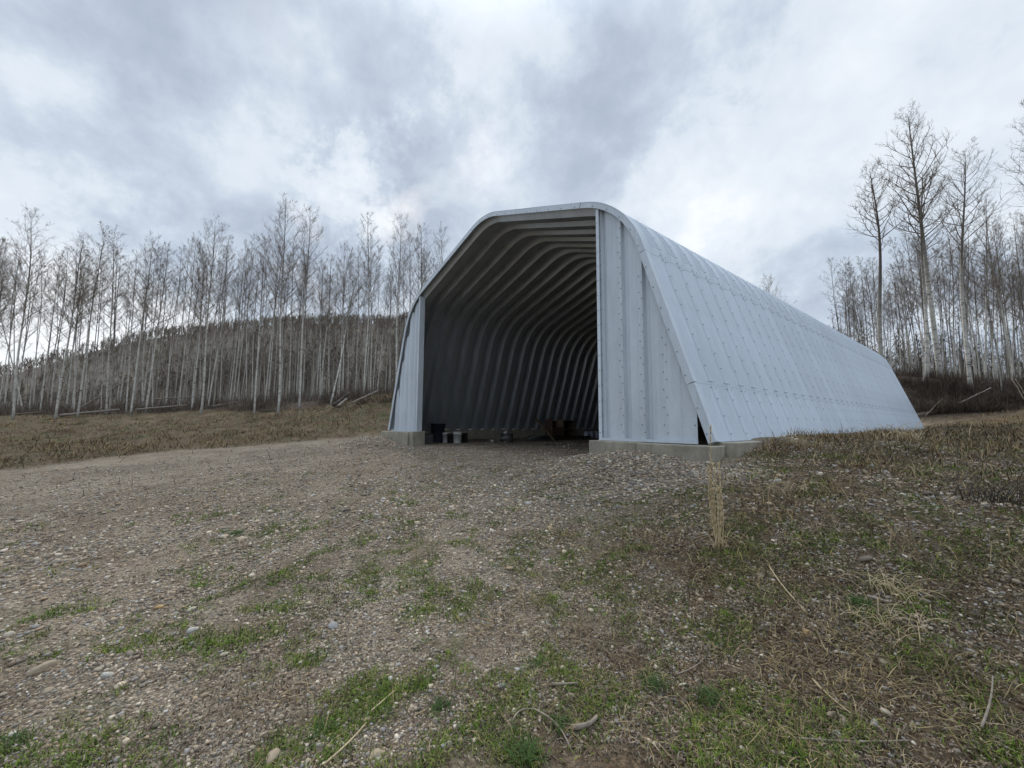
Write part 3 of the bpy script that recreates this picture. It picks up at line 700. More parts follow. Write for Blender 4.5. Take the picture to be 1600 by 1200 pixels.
# prominent left trees: base px, depth, top row, variant, label
PL = [(22, 27, 338, 1, 'tall bare aspen with a wide crown nearest the left edge of the picture'),
      (93, 28, 372, 4, 'bare aspen with a dense dark twiggy crown on the left bank'),
      (122, 29, 352, 0, 'bare aspen with a leaning grey trunk right of the dense dark crown'),
      (165, 30, 372, 3, 'dark trunked aspen before the bright patch of sky low at the left'),
      (205, 29, 370, 6, 'pair member aspen with grey trunk over the leaning dead pole'),
      (228, 30, 384, 1, 'bare grey aspen just left of where the hill meets the sky'),
      (310, 28, 352, 4, 'spreading bare aspen with white trunk at the left end of the hill crest'),
      (325, 31, 372, 0, 'slimmer aspen close behind the spreading one at the end of the hill crest'),
      (397, 28, 368, 3, 'white stemmed aspen with a wavy top in front of the hill'),
      (430, 27, 326, 4, 'tallest bare aspen of the left wood, straight white trunk against the hill'),
      (468, 28, 330, 6, 'aspen with bright white trunk and forked upswept crown beside the tallest one'),
      (516, 28, 385, 1, 'bright white aspen trunk standing on the edge of the earth mound'),
      (567, 30, 344, 0, 'tall slim bare aspen behind the top of the earth mound'),
      (618, 30, 348, 6, 'bare aspen standing just left of the building edge above the mound'),
      (655, 32, 362, 1, 'bare aspen whose crown shows just left of the sloping roof edge'),
      (690, 33, 360, 3, 'bare aspen whose crown rises behind the left roof slope')]
for px, td, ty, v, lb in PL:
    place_tree(px, td, ty, VAR[v], lb, LG)
ORD = ['first', 'second', 'third', 'fourth', 'fifth', 'sixth', 'seventh', 'eighth', 'ninth', 'tenth', 'eleventh', 'twelfth', 'thirteenth', 'fourteenth', 'fifteenth', 'sixteenth', 'seventeenth', 'eighteenth', 'nineteenth', 'twentieth', 'twenty first', 'twenty second', 'twenty third', 'twenty fourth', 'twenty fifth', 'twenty sixth', 'twenty seventh', 'twenty eighth', 'twenty ninth', 'thirtieth']
def name_between(trees, anchors):
    trees.sort(key=lambda a: a[0]); xs = [a[0] for a in anchors]; cnt = {}
    for px, r in trees:
        k = sum(1 for x in xs if x <= px); j = cnt.get(k, 0); cnt[k] = j+1
        if k == 0: r['label'] = '%s thin bare aspen from the left, standing left of %s' % (ORD[j], anchors[0][1])
        elif k == len(xs): r['label'] = '%s thin bare aspen right of %s' % (ORD[j], anchors[-1][1])
        else: r['label'] = '%s thin bare aspen between %s and %s' % (ORD[j], anchors[k-1][1], anchors[k][1])
TL = []; TR = []
for i in range(108):
    px = -60+i*6.95+random.uniform(-5, 5); td = random.uniform(30, 46); ty = random.uniform(374, 432)
    if 100 < px < 260: ty += 8
    zone = 'slender bare aspen at the far left of the wood beside the bright low sky' if px < 165 else ('slender bare aspen where the hill slopes down behind the wood' if px < 300 else ('thin pale aspen trunk among many in front of the brown hill' if px < 500 else 'thin pale aspen behind the earth mound left of the building'))
    TL.append((px, place_tree(px, td, ty, VAR[random.choice([0, 1, 2, 2, 3, 5, 5, 6, 7, 7])], zone, LG, wide=random.uniform(.75, 1.0))))
name_between(TL, [(22, 'the wide crowned edge aspen'), (93, 'the dense dark crown'), (165, 'the dark trunked aspen'), (205, 'the leaning dead pole'), (228, 'the hill\'s left foot'),
                  (310, 'the spreading aspen'), (397, 'the wavy topped aspen'), (430, 'the tallest left aspen'), (468, 'the forked upswept crown'), (516, 'the bright mound edge trunk'), (567, 'the tall slim mound aspen'), (618, 'the building edge')])
# right hand wood
PR = [(1383, 33, 255, 0, 'big dark trunked aspen rising right behind the far end of the roof', 1.0),
      (1458, 30, 270, 1, 'tall white stemmed aspen second from the roof end with a narrow crown', 1.0),
      (1474, 31, 182, 2, 'tallest aspen of the right wood with a broad windswept crown', 1.0),
      (1520, 28, 245, 3, 'tall aspen with black scarred white trunk standing in front of the right wood', 1.0)]
for px, td, ty, v, lb, wd_ in PR: place_tree(px, td, ty, BIGV[v], lb, RG, 20, wide=wd_*1.15)
for px, td, ty, v, lb in ((1569, 27, 395, 2, 'thin pale curved young aspen at the front of the right wood'), (1446, 29, 430, 7, 'thin crooked pale stem beside the white trunks of the right wood'),
                          (1690, 24, 150, 6, 'aspen at the right picture edge whose branches reach into view'), (1545, 33, 330, 1, 'dark crowned aspen in the middle of the right wood'),
                          (1595, 33, 322, 3, 'dark crowned aspen at the right edge of the wood'), (1335, 44, 420, 5, 'leftmost thin dark aspen of the right wood against open sky'),
                          (1218, 48, 436, 4, 'small rounded treetop peeking over the middle of the roof')):
    place_tree(px, td, ty, VAR[v], lb, RG if px != 1218 else 'treetops behind the building')
for i in range(86):
    px = 1322+i*4.0+random.uniform(-6, 6); td = random.uniform(34, 52); ty = random.uniform(330, 450) if px > 1420 else random.uniform(400, 470)
    zone = 'slender bare aspen in the thin left fringe of the right wood' if px < 1400 else ('slender bare aspen behind the tall white trunks' if px < 1530 else 'slender bare aspen deep in the wood at the right edge')
    TR.append((px, place_tree(px, td, ty, VAR[random.choice([0, 1, 2, 3, 5, 6, 7])], zone, RG, wide=random.uniform(.8, 1.05))))
name_between(TR, [(1335, 'the leftmost dark stem'), (1383, 'the dark roof end aspen'), (1458, 'the narrow crowned aspen'), (1515, 'the black scarred trunk'), (1569, 'the pale curved stem')])

# far-off wood: thousands of thin stems that read as one mass
def far_stems(n, pxr, tr, topf, seed, name, label, hrange, colr, trunk_w=(.05, .11), ntw=26, zf=None):
    rs = np.random.RandomState(seed); V = []; F = []; C = []
    px = rs.uniform(*pxr, n); td = tr[0]+(tr[1]-tr[0])*rs.rand(n)**.8
    P0 = CAM[None]+(FW[None]+RT[None]*((px-800)/FPX)[:, None]+UP[None]*(-40/FPX))*td[:, None]
    z0 = (zf or terrain)(P0[:, 0], P0[:, 1])-.1; H = rs.uniform(*hrange, n)
    if topf is not None: H = H*topf(px)
    base = np.column_stack([P0[:, 0], P0[:, 1], z0])
    w = rs.uniform(*trunk_w, n)*(H/9)
    ln = rs.normal(0, .035, (n, 2))*H[:, None]; top = base+np.column_stack([ln, H])
    # trunk: 3 sided cone
    o = 0; th = np.arange(3)*2*np.pi/3
    ring = np.stack([np.cos(th), np.sin(th), 0*th], 1)
    tv = np.concatenate([base[:, None]+ring[None]*w[:, None, None], top[:, None]+ring[None]*(w*.12)[:, None, None]], 1)
    V.append(tv.reshape(-1, 3)); k = np.arange(n)[:, None]*6
    for a in range(3): F.append(np.concatenate([k+a, k+(a+1) % 3, k+3+(a+1) % 3, k+3+a], 1))
    tc = np.array(colr[0])[None]*rs.uniform(.55, 1.25, (n, 1)); tcv = np.repeat(tc, 6, 0).reshape(n, 6, 3).copy(); tcv[:, 3:] *= .5
    C.append(tcv.reshape(-1, 3)); o = 6*n
    m_ = n*ntw; ti = np.repeat(np.arange(n), ntw); f = rs.uniform(.38, .98, m_)
    st = base[ti]+(top-base)[ti]*f[:, None]; az = rs.uniform(0, 6.28, m_); L = H[ti]*.16*rs.uniform(.3, 1.1, m_)*(1.15-f)*1.6
    dr = np.stack([np.cos(az)*.75, np.sin(az)*.75, rs.uniform(.2, 1.1, m_)], 1); en = st+dr*L[:, None]
    ww = (.012+.00025*td[ti])[:, None]; side = np.stack([-np.sin(az), np.cos(az), 0*az], 1)
    jit = rs.normal(0, .12, (m_, 3))*L[:, None]
    qv = np.stack([st-side*ww, st+side*ww, en+side*ww*.4, en-side*ww*.4+jit*.3], 1); V.append(qv.reshape(-1, 3))
    F.append((o+np.arange(m_)[:, None]*4+np.arange(4)[None])); o += 4*m_
    # secondary twigs
    m2 = m_*3; bi = np.repeat(np.arange(m_), 3); g = rs.uniform(.3, 1, m2); s2 = st[bi]+(en-st)[bi]*g[:, None]
    d2 = rs.normal(0, 1, (m2, 3)); d2[:, 2] += .7; d2 /= np.linalg.norm(d2, axis=1)[:, None]; e2 = s2+d2*(L[bi]*.38)[:, None]
    sd = np.cross(d2, rs.normal(0, 1, (m2, 3))); sd /= np.linalg.norm(sd, axis=1)[:, None]+1e-6; w2 = ww[bi]*.6
    V.append(np.stack([s2-sd*w2, s2+sd*w2, e2+sd*w2*.5, e2-sd*w2*.5], 1).reshape(-1, 3)); F.append((o+np.arange(m2)[:, None]*4+np.arange(4)[None])); 
    c2 = np.array(colr[1])[None]*rs.uniform(.6, 1.4, (m_, 1))*np.array([1, 1, 1])+rs.uniform(-.012, .012, (m_, 1))*np.array([1, 1.3, .3]); C.append(np.repeat(c2, 4, 0)); C.append(np.repeat(c2[bi]*1.15, 4, 0))
    me = np_mesh(name, np.vstack(V), np.vstack(F)); set_col(me, np.clip(np.vstack(C), .008, 1))
    return props(link_mesh(name, me, M_TINT), label, 'woodland', None, 'stuff')
M_TINT, t, b = new_mat('tinted plant matter'); t.link(t.attr('tint').outputs['Color'], b.inputs['Base Color']); b.inputs['Roughness'].default_value = .9; b.inputs['Specular IOR Level'].default_value = .1
far_stems(1700, (-150, 760), (44, 100), lambda p: np.interp(p, [-150, 160, 320, 500, 760], [.32, .36, .85, 1.0, .95]), 1, 'distant_woodland', 'dense mass of thin young stems behind the left aspens', (6.5, 11), ((.36, .34, .30), (.135, .115, .095)))
far_stems(800, (1310, 1760), (46, 95), None, 2, 'distant_woodland', 'dense mass of thin stems deep in the right wood', (7, 11.5), ((.36, .33, .28), (.15, .125, .098)))
# ------------------------------------------------------------------ hill
def hill_h(lat, tt):
    Hr = np.interp(lat*FPX/300, [-900, -720, -650, -560, -480, -400, -300, -160, 0, 150, 300, 420, 600], [0, 0, 18, 40, 58, 65, 68, 70, 71, 66, 46, 15, 0])
    Hr = Hr+(fbm(lat, tt*0, .03, 3, 5)-.5)*5
    return Hr*sstep(110, 300, tt)*(1-.6*sstep(310, 520, tt))+1.0+(fbm(lat, tt, .02, 4, 8)-.5)*6*sstep(120, 220, tt)-3*sstep(150, 110, tt)
la = np.linspace(-470, 330, 150); ta = np.linspace(105, 520, 80); LA, TA = np.meshgrid(la, ta, indexing='ij')
fh = np.array([FW[0], FW[1]]); fh = fh/np.linalg.norm(fh); rh = RT0[:2]
def hxy(lat, tt): return CAM[0]+fh[0]*tt+rh[0]*lat, CAM[1]+fh[1]*tt+rh[1]*lat
HX, HY = hxy(LA, TA); HZ = hill_h(LA, TA)
idx = np.arange(LA.size).reshape(LA.shape); F = np.stack([idx[:-1, :-1], idx[1:, :-1], idx[1:, 1:], idx[:-1, 1:]], -1).reshape(-1, 4)
hme = np_mesh('hill', np.column_stack([HX.ravel(), HY.ravel(), HZ.ravel()]), F); hme.polygons.foreach_set('use_smooth', np.ones(len(F), bool))
mt, t, b = new_mat('hill'); O = t.node('ShaderNodeTexCoord').outputs['Object']
r = t.ramp(t.noise(O, .05, 8, .65).outputs[0], [(.35, (.14, .118, .10)), (.5, (.185, .158, .132)), (.65, (.215, .19, .15))])
t.link(r.outputs[0], b.inputs['Base Color']); b.inputs['Roughness'].default_value = 1; b.inputs['Specular IOR Level'].default_value = 0
props(link_mesh('hill', hme, mt), kind='structure')
rs = np.random.RandomState(9); n = 9000
lat = rs.uniform(-420, 200, n); tt = 130+rs.rand(n)**.7*190; HXs, HYs = hxy(lat, tt); HZs = hill_h(lat, tt)
H = rs.uniform(3.5, 7.5, n); V = []; F = []; C = []
nt = 16; m_ = n*nt; ti = np.repeat(np.arange(n), nt); az = rs.uniform(0, 6.28, m_); f = rs.uniform(.3, .9, m_)
st = np.column_stack([HXs, HYs, HZs])[ti]+np.column_stack([0*f, 0*f, f*H[ti]]); rr = rs.uniform(.5, 1.5, m_)
en = st+np.stack([np.cos(az)*rr, np.sin(az)*rr, rs.uniform(.5, 2.5, m_)], 1); sd = np.stack([-np.sin(az), np.cos(az), 0*az], 1)*rs.uniform(.05, .15, (m_, 1))
V.append(np.stack([st-sd*.5, st+sd*.5, en+sd, en-sd], 1).reshape(-1, 3)); F.append(np.arange(m_)[:, None]*4+np.arange(4)[None])
tr = np.column_stack([HXs, HYs, HZs-.5]); sd = np.stack([rh[0]*np.ones(n), rh[1]*np.ones(n), 0*HXs], 1)*.16
V.append(np.stack([tr-sd, tr+sd, tr+sd*.3+np.column_stack([0*H, 0*H, H]), tr-sd*.3+np.column_stack([0*H, 0*H, H])], 1).reshape(-1, 3)); F.append(4*m_+np.arange(n)[:, None]*4+np.arange(4)[None])
tone = rs.uniform(.7, 1.35, (n, 1)); kind_ = (fbm(HXs, HYs, .03, 3, 3) > .52)[:, None]; cc = np.where(kind_, np.array([[.235, .205, .155]]), np.array([[.21, .175, .15]]))*tone
C = np.vstack([np.repeat(cc[ti], 4, 0), np.repeat(np.array([[.22, .21, .18]])*tone, 4, 0)])
me = np_mesh('hillside_forest', np.vstack(V), np.vstack(F)); set_col(me, C); props(link_mesh('hillside_forest', me, M_TINT), 'leafless forest covering the far brown hill', 'forest', None, 'stuff')

# ------------------------------------------------------------------ ground cover
def blades(name, label, cat, X, Y, L, Wd, tilt, curl, cols, seed, zoff=0.0, lay=None, parent=None, mat=None):
    """curved tapering blades: 3 segments each"""
    rs = np.random.RandomState(seed); n = len(X); Z = terrain(X, Y)+zoff-.004
    az = rs.uniform(0, 6.28, n); dh = np.stack([np.cos(az), np.sin(az), 0*az], 1); side = np.stack([-np.sin(az), np.cos(az), 0*az], 1)
    p = np.column_stack([X, Y, Z]); el = tilt.copy(); pts = [p]
    for k in range(3):
        p = p+(dh*np.cos(el)[:, None]+np.array([[0, 0, 1.]])*np.sin(el)[:, None])*(L/3)[:, None]
        ground_ = pts[0][:, 2]+.006+.01*rs.rand(n); p[:, 2] = np.maximum(p[:, 2], ground_); pts.append(p); el = el-curl
        az2 = rs.normal(0, .25, n); dh = dh*np.cos(az2)[:, None]+side*np.sin(az2)[:, None]
    w = [1, .85, .6, .15]
    V = np.stack([q for k in range(4) for q in (pts[k]-side*(Wd*w[k])[:, None], pts[k]+side*(Wd*w[k])[:, None])], 1).reshape(-1, 3)
    i = np.arange(n)[:, None]*8; F = np.vstack([i+np.array([[0, 1, 3, 2]]), i+np.array([[2, 3, 5, 4]]), i+np.array([[4, 5, 7, 6]])])
    me = np_mesh(name, V, F); set_col(me, np.repeat(cols, 8, 0))
    return props(link_mesh(name, me, mat or M_TINT), label, cat, None, 'stuff')
def scatter(n, rmin, rmax, seed, pw=1.0, angs=(-1.0, 1.0)):
    """points round the viewer's standing place, denser towards it"""
    rs = np.random.RandomState(seed); a = rs.uniform(*angs, n); r = rmin*(rmax/rmin)**(rs.rand(n)**pw)
    base = math.atan2(FW[1], FW[0]); return CAM[0]+r*np.cos(base+a), CAM[1]+r*np.sin(base+a), r, rs
ok_out = lambda X, Y: ~((np.abs(X) < 6.4) & (Y > -.25) & (Y < 24.5))
# pebbles
ph = (1+5**.5)/2; ico = np.array([(-1, ph, 0), (1, ph, 0), (-1, -ph, 0), (1, -ph, 0), (0, -1, ph), (0, 1, ph), (0, -1, -ph), (0, 1, -ph), (ph, 0, -1), (ph, 0, 1), (-ph, 0, -1), (-ph, 0, 1)]); ico /= np.linalg.norm(ico[0])
icf = np.array([(0, 11, 5), (0, 5, 1), (0, 1, 7), (0, 7, 10), (0, 10, 11), (1, 5, 9), (5, 11, 4), (11, 10, 2), (10, 7, 6), (7, 1, 8), (3, 9, 4), (3, 4, 2), (3, 2, 6), (3, 6, 8), (3, 8, 9), (4, 9, 5), (2, 4, 11), (6, 2, 10), (8, 6, 7), (9, 8, 1)])
PAL = np.array([(.15, .135, .12), (.20, .185, .165), (.24, .22, .19), (.185, .185, .185), (.28, .255, .215), (.17, .14, .115), (.22, .225, .235), (.33, .30, .25), (.42, .40, .36), (.13, .12, .11), (.27, .225, .17), (.26, .215, .17)])
def stones_mesh(X, Y, S, seed, pal=PAL, lift=.25):
    rs = np.random.RandomState(seed); n = len(X); Z = terrain(X, Y)
    loc = ico[None]*(1+rs.normal(0, .13, (n, 12, 1)))*np.stack([rs.uniform(.75, 1.35, n), rs.uniform(.6, 1.0, n), rs.uniform(.35, .7, n)], 1)[:, None, :]
    a = rs.uniform(0, 6.28, n); ca, sa = np.cos(a)[:, None], np.sin(a)[:, None]
    x = loc[..., 0]*ca-loc[..., 1]*sa; y = loc[..., 0]*sa+loc[..., 1]*ca; z = loc[..., 2]+x*rs.normal(0, .2, (n, 1))
    V = np.stack([x*S[:, None]+X[:, None], y*S[:, None]+Y[:, None], z*S[:, None]+(Z+S*lift)[:, None]], -1).reshape(-1, 3)
    F = (np.arange(n)[:, None, None]*12+icf[None]).reshape(-1, 3)
    me = np_mesh('stones', V, F); me.polygons.foreach_set('use_smooth', np.ones(len(F), bool))
    c = pal[rs.randint(0, len(pal), n)]*np.array([[1.52, 1.37, 1.19]])*rs.uniform(.75, 1.2, (n, 1)); wh = rs.rand(n) < .03; c[wh] = np.array([.50, .48, .44])*rs.uniform(.8, 1.1, (wh.sum(), 1))
    set_col(me, np.repeat(c, 12, 0)); return me
mt_st, t, b = new_mat('pebbles'); O = t.node('ShaderNodeTexCoord').outputs['Object']
nn = t.ramp(t.noise(O, 120, 4, .7).outputs[0], [(.3, .78), (.7, 1.15)]); t.link(t.mix(1.0, t.attr('tint').outputs['Color'], nn.outputs[0], 'MULTIPLY'), b.inputs['Base Color']); b.inputs['Roughness'].default_value = .85; b.inputs['Specular IOR Level'].default_value = .25
X, Y, R, rs = scatter(185000, 2.0, 17, 21, .95, (-1.05, 1.05)); G, FO, GR, WE, SP = masks(X, Y)
thick = np.clip(G*1.15+(1-G)*(.22+.5*sstep(.38, .6, fbm(X, Y, .9, 3, 61))), 0, 1)*(1-.6*SP)*(.25+1.5*sstep(.3, .62, fbm(X, Y, 1.7, 4, 62)))
keep = (rs.rand(len(X)) < thick) & (ok_out(X, Y) | ((np.abs(X) < 5.7) & (Y > .3) & (rs.rand(len(X)) < .5)) | ((np.abs(X) < 3.7) & (Y > -.4) & (Y < .4)))
X, Y, R = X[keep], Y[keep], R[keep]; S = np.exp(rs.normal(math.log(.0066), .42, len(X)))*np.clip(R/3.6, .85, 1.7); S = np.clip(S, .004, .045)
props(link_mesh('gravel', stones_mesh(X, Y, S, 3), mt_st), 'loose grey and tan pebbles strewn over the drive', 'gravel', None, 'stuff')
# coarse pebble heap at the right footing
rs = np.random.RandomState(4); n = 9000; X = rs.normal(5.1, 1.1, n); Y = -.27-np.abs(rs.normal(0, 1.0, n)); S = np.exp(rs.normal(math.log(.015), .4, n)).clip(.008, .045)
kp = (X < 7.2) & (rs.rand(n) < masks(X, Y)[0]*.7+.3); props(link_mesh('gravel', stones_mesh(X[kp], Y[kp], S[kp], 8, PAL*.8), mt_st), 'coarser pebbles heaped against the right footing', 'gravel', None, 'stuff')
n = 2500; X = rs.normal(-5.4, .9, n); Y = -.27-np.abs(rs.normal(0, .7, n)); S = np.exp(rs.normal(math.log(.02), .35, n)).clip(.01, .05)
props(link_mesh('gravel', stones_mesh(X, Y, S, 9), mt_st), 'pebbles heaped against the left footing', 'gravel', None, 'stuff')
# green tufts
GC = np.array([(.13, .20, .03), (.10, .155, .028), (.19, .23, .05), (.08, .105, .03), (.20, .19, .07)])
X, Y, R, rs = scatter(30000, 1.9, 18, 31, 1.0, (-1.05, 1.05)); G, FO, GR, WE, SP = masks(X, Y)
den = np.clip(WE*(GR*.72+.08)+G*SP*.6+G*sstep(.60, .70, fbm(X, Y, 2.5, 3, 88))*.6*sstep(12, 6, R), 0, 1)*sstep(.36, .56, fbm(X, Y, 5, 3, 90))
kp = (rs.rand(len(X)) < den) & ok_out(X, Y); X, Y, R = X[kp], Y[kp], R[kp]; k = 18
Xb = np.repeat(X, k)+rs.normal(0, .035, len(X)*k)*np.repeat(rs.uniform(.5, 1.6, len(X)), k); Yb = np.repeat(Y, k)+rs.normal(0, .035, len(X)*k)*np.repeat(rs.uniform(.5, 1.6, len(X)), k)
Rb = np.repeat(R, k); Lb = rs.uniform(.014, .045, len(Xb))*np.repeat(rs.uniform(.6, 1.4, len(X)), k); cb = GC[np.repeat(rs.randint(0, 5, len(X)), k)]*rs.uniform(.7, 1.35, (len(Xb), 1))
blades('grass', 'short fresh green grass and weeds sprouting in patches among stones', 'grass', Xb, Yb, Lb, np.clip(.0016+.0004*Rb, .0016, .006), rs.uniform(.4, 1.5, len(Xb)), rs.uniform(.1, .6, len(Xb)), cb, 5)
# straw
SC_ = np.array([(.36, .27, .135), (.28, .20, .10), (.42, .33, .18), (.16, .12, .075), (.20, .145, .10), (.10, .075, .05)])
X, Y, R, rs = scatter(210000, 2.0, 34, 41, .80, (-1.1, 1.1)); G, FO, GR, WE, SP = masks(X, Y)
den = np.clip((WE*(.34+.9*sstep(.40, .62, fbm(X, Y, 1.6, 3, 14)))*np.interp(R, [3, 7], [.9, 1])+G*.03)*(1-.75*FO), 0, 1)
kp = (rs.rand(len(X)) < den) & ok_out(X, Y); X, Y, R = X[kp], Y[kp], R[kp]; n = len(X)
L = rs.uniform(.05, .22, n)*np.clip(R/5, .8, 1.8); fr = sstep(6, 9, X)*1.0
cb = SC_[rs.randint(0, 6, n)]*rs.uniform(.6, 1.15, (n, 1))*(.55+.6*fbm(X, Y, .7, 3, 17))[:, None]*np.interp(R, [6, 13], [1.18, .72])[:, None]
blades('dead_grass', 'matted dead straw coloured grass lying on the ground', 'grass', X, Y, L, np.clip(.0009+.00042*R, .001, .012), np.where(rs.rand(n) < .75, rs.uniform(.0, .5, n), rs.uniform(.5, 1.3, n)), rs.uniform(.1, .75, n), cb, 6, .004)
X, Y, R, rs = scatter(120000, 1.9, 9, 43, .9, (-1.1, 1.1)); G, FO, GR, WE, SP = masks(X, Y)
kp = (rs.rand(len(X)) < np.clip(WE*.9+G*(.08+.5*sstep(.5, .65, fbm(X, Y, 1.7, 3, 99))), 0, 1)) & ok_out(X, Y); X, Y, R = X[kp], Y[kp], R[kp]; n = len(X)
LC = np.array([(.16, .115, .08), (.10, .075, .055), (.23, .18, .13), (.30, .25, .18), (.07, .055, .042), (.12, .10, .06)])
blades('plant_litter', 'broken brown bits of dead leaves and stems on the soil', 'litter', X, Y, rs.uniform(.012, .045, n), rs.uniform(.001, .0042, n), rs.uniform(0, .5, n), rs.uniform(.1, .8, n), LC[rs.randint(0, 6, n)]*rs.uniform(.7, 1.2, (n, 1)), 16, .003)
# taller dry tufts on the right berm, along the wall foot and on the banks
tuft = []
rs = np.random.RandomState(71)
def tufts(cx, cy, n, spread, L, out): 
    a = rs.normal(0, spread, (n, 2)); out.append(np.column_stack([cx+a[:, 0], cy+a[:, 1], rs.uniform(.5, 1.0, n)*L]))
for i in range(90): tufts(6.5+abs(rs.normal(0, .3)), rs.uniform(.5, 24) if i < 60 else rs.uniform(.3, 4), 26, .12, rs.uniform(.10, .26), tuft)
for i in range(260):
    px = rs.uniform(1180, 1700); tt = rs.uniform(3.0, 24); q = at(px, 640, tt)
    if q[0] > 6.8 or q[1] > 25: tufts(q[0], q[1], 24, .10+.01*tt, rs.uniform(.10, .24)*(1+tt*.02), tuft)
for i in range(420):
    px = rs.uniform(-50, 640); tt = rs.uniform(13, 30); q = at(px, 640, tt)
    if masks(q[0], q[1])[0] < .3: tufts(q[0], q[1], 22, .25, rs.uniform(.12, .34), tuft)
T = np.vstack(tuft); n = len(T); R = np.hypot(T[:, 0]-CAM[0], T[:, 1]-CAM[1]); kp = ok_out(T[:, 0], T[:, 1]); T = T[kp]; R = R[kp]; n = len(T)
cb = SC_[rs.randint(0, 6, n)]*rs.uniform(.5, 1.15, (n, 1))*np.array([[1.0, .93, .88]])*(.55+.75*fbm(T[:, 0], T[:, 1], .45, 3, 23))[:, None]
blades('dry_tufts', 'standing tufts of dry tan grass on the berm and banks', 'grass', T[:, 0], T[:, 1], T[:, 2], np.clip(.0012+.00035*R, .0012, .011), rs.uniform(.5, 1.5, n), rs.uniform(.15, .5, n), cb, 7)
# brush at the foot of both woods
def brush(name, label, pxr, trf, n, hr, cols, seed):
    rs = np.random.RandomState(seed); px = rs.uniform(*pxr, n); tt = trf(px, rs); d = FW[None]+RT[None]*((px-800)/FPX)[:, None]+UP[None]*(-40/FPX); P_ = CAM[None]+d*tt[:, None]
    kp = ok_out(P_[:, 0], P_[:, 1]) & (rs.rand(n) < sstep(.3, .6, fbm(P_[:, 0], P_[:, 1], .6, 4, seed))); P_ = P_[kp]; n = len(P_); c = np.array(cols)[rs.randint(0, len(cols), n)]*rs.uniform(.55, 1.3, (n, 1))
    blades(name, label, 'undergrowth', P_[:, 0], P_[:, 1], rs.uniform(*hr, n)*(.1+2.1*fbm(P_[:, 0], P_[:, 1], .9, 3, 3)**2), rs.uniform(.004, .010, n), rs.uniform(.2, 1.55, n), rs.uniform(-.25, .55, n), c, seed+1)
BRC = [(.11, .085, .07), (.14, .11, .09), (.08, .064, .055), (.20, .16, .12), (.12, .105, .08)]
brush('undergrowth', 'dark leafless brush along the foot of the left wood', (-80, 760), lambda p, r: np.interp(p, [-80, 200, 480, 620], [30.5, 30, 28.5, 27.5])+np.abs(r.normal(0, 6, len(p))), 42000, (.3, 1.7), BRC, 81)
brush('undergrowth', 'dark leafless brush on the slope under the right wood', (1385, 1720), lambda p, r: np.interp(p, [1385, 1500, 1720], [26.5, 24.5, 21.5])+np.abs(r.normal(0, 5, len(p))), 52000, (.3, 1.3), [(.07, .055, .045), (.10, .078, .06), (.055, .043, .035), (.15, .115, .085)], 85)
brush('undergrowth', 'tangle of dead brown stems on the earth mound', (520, 640), lambda p, r: 24+np.abs(r.normal(0, 1.5, len(p))), 5000, (.2, .8), [(.10, .07, .05), (.14, .10, .07), (.07, .05, .04)], 89)

# ------------------------------------------------------------------ single things on the ground
M_LOG = simple('weathered log', (.24, .21, .175), .9, 0, .35, 5); M_LOGT = simple('rotten log', (.16, .12, .09), .9, 0, .4, 5); M_LOGD = simple('dark log', (.075, .06, .05), .9, 0, .35, 5)
def ground_hit(px, py):
    d = ray(px, py); t0 = 1.0
    for i in range(400):
        p = CAM+d*t0
        if p[2] < tz(p[0], p[1]): break
        t0 *= 1.012
    return CAM+d*t0
def log(a, b_, r, mat, label, lift=(0, 0), cat='log', name='fallen_log', wob=.02, n=8, rm=.6):
    a = np.array(a, float); b_ = np.array(b_, float); L = np.linalg.norm(b_-a); rs = random.Random(label); pts = []; rad = []
    for i in range(n+1):
        u = i/n; p = a+(b_-a)*u; p = p+np.array([rs.gauss(0, wob*L*.3), rs.gauss(0, wob*L*.3), rs.gauss(0, wob*L*.1)])*(0 if i in (0, n) else 1); pts.append(p-a); rad.append(r*(1-(1-rm)*u)*rs.uniform(.92, 1.08))
    mb = MB(); mb.tube(pts, rad, 9)
    for j in range(2):
        k = rs.randint(2, n-2); d = np.array([rs.gauss(0, 1), rs.gauss(0, 1), abs(rs.gauss(0, .8))]); d /= np.linalg.norm(d); mb.tube([pts[k], pts[k]+d*r*3.2], [r*.3, r*.12], 6)
    o = mb.build(name, mat); o.location = a; return props(o, label, cat)
def onbank(px, tt, h=0.08): q = at(px, 640, tt); return np.array([q[0], q[1], tz(q[0], q[1])+h])
log(onbank(95, 29), onbank(186, 30, .35), .10, M_LOG, 'long pale fallen log lying along the edge of the left wood')
log(onbank(212, 29.5, .35), onbank(292, 30, .45), .07, M_LOG, 'pale thin fallen log right of the long one at the wood edge')
log(onbank(118, 31, .2), onbank(188, 32, 2.3), .07, M_LOG, 'dead pole leaning up among the left trunks')
log(onbank(240, 32, .9), onbank(300, 32, 1.0), .06, M_LOG, 'thin fallen pole lying higher in the brush left of the spreading aspen')
log(onbank(405, 28.5, .1), onbank(440, 28, .1), .06, M_LOGD, 'dark reddish log lying in the grass below the tallest aspen')
log(onbank(520, 25.5, .15), onbank(545, 26.5, .6), .10, M_LOGD, 'dark log poking up out of the earth mound')
log(onbank(528, 25, .12), onbank(541, 26, .3), .09, M_LOG, 'short pale log beside the dark one on the earth mound')
log(onbank(1586, 24, 1.7), onbank(1606, 23, .3), .028, M_LOGT, 'pale pole leaning in the brush at the right picture edge')
log(onbank(1592, 24.3, 1.5), onbank(1612, 23.4, .2), .02, M_LOGT, 'thinner pale pole leaning beside the other at the right picture edge')
log(onbank(1425, 25.6, .08), onbank(1482, 25.4, .05), .15, M_LOGT, 'thick pale rotten log lying on the slope past the end of the roof', rm=.8)  # log shape standing in for a pale patch of mounded dirt
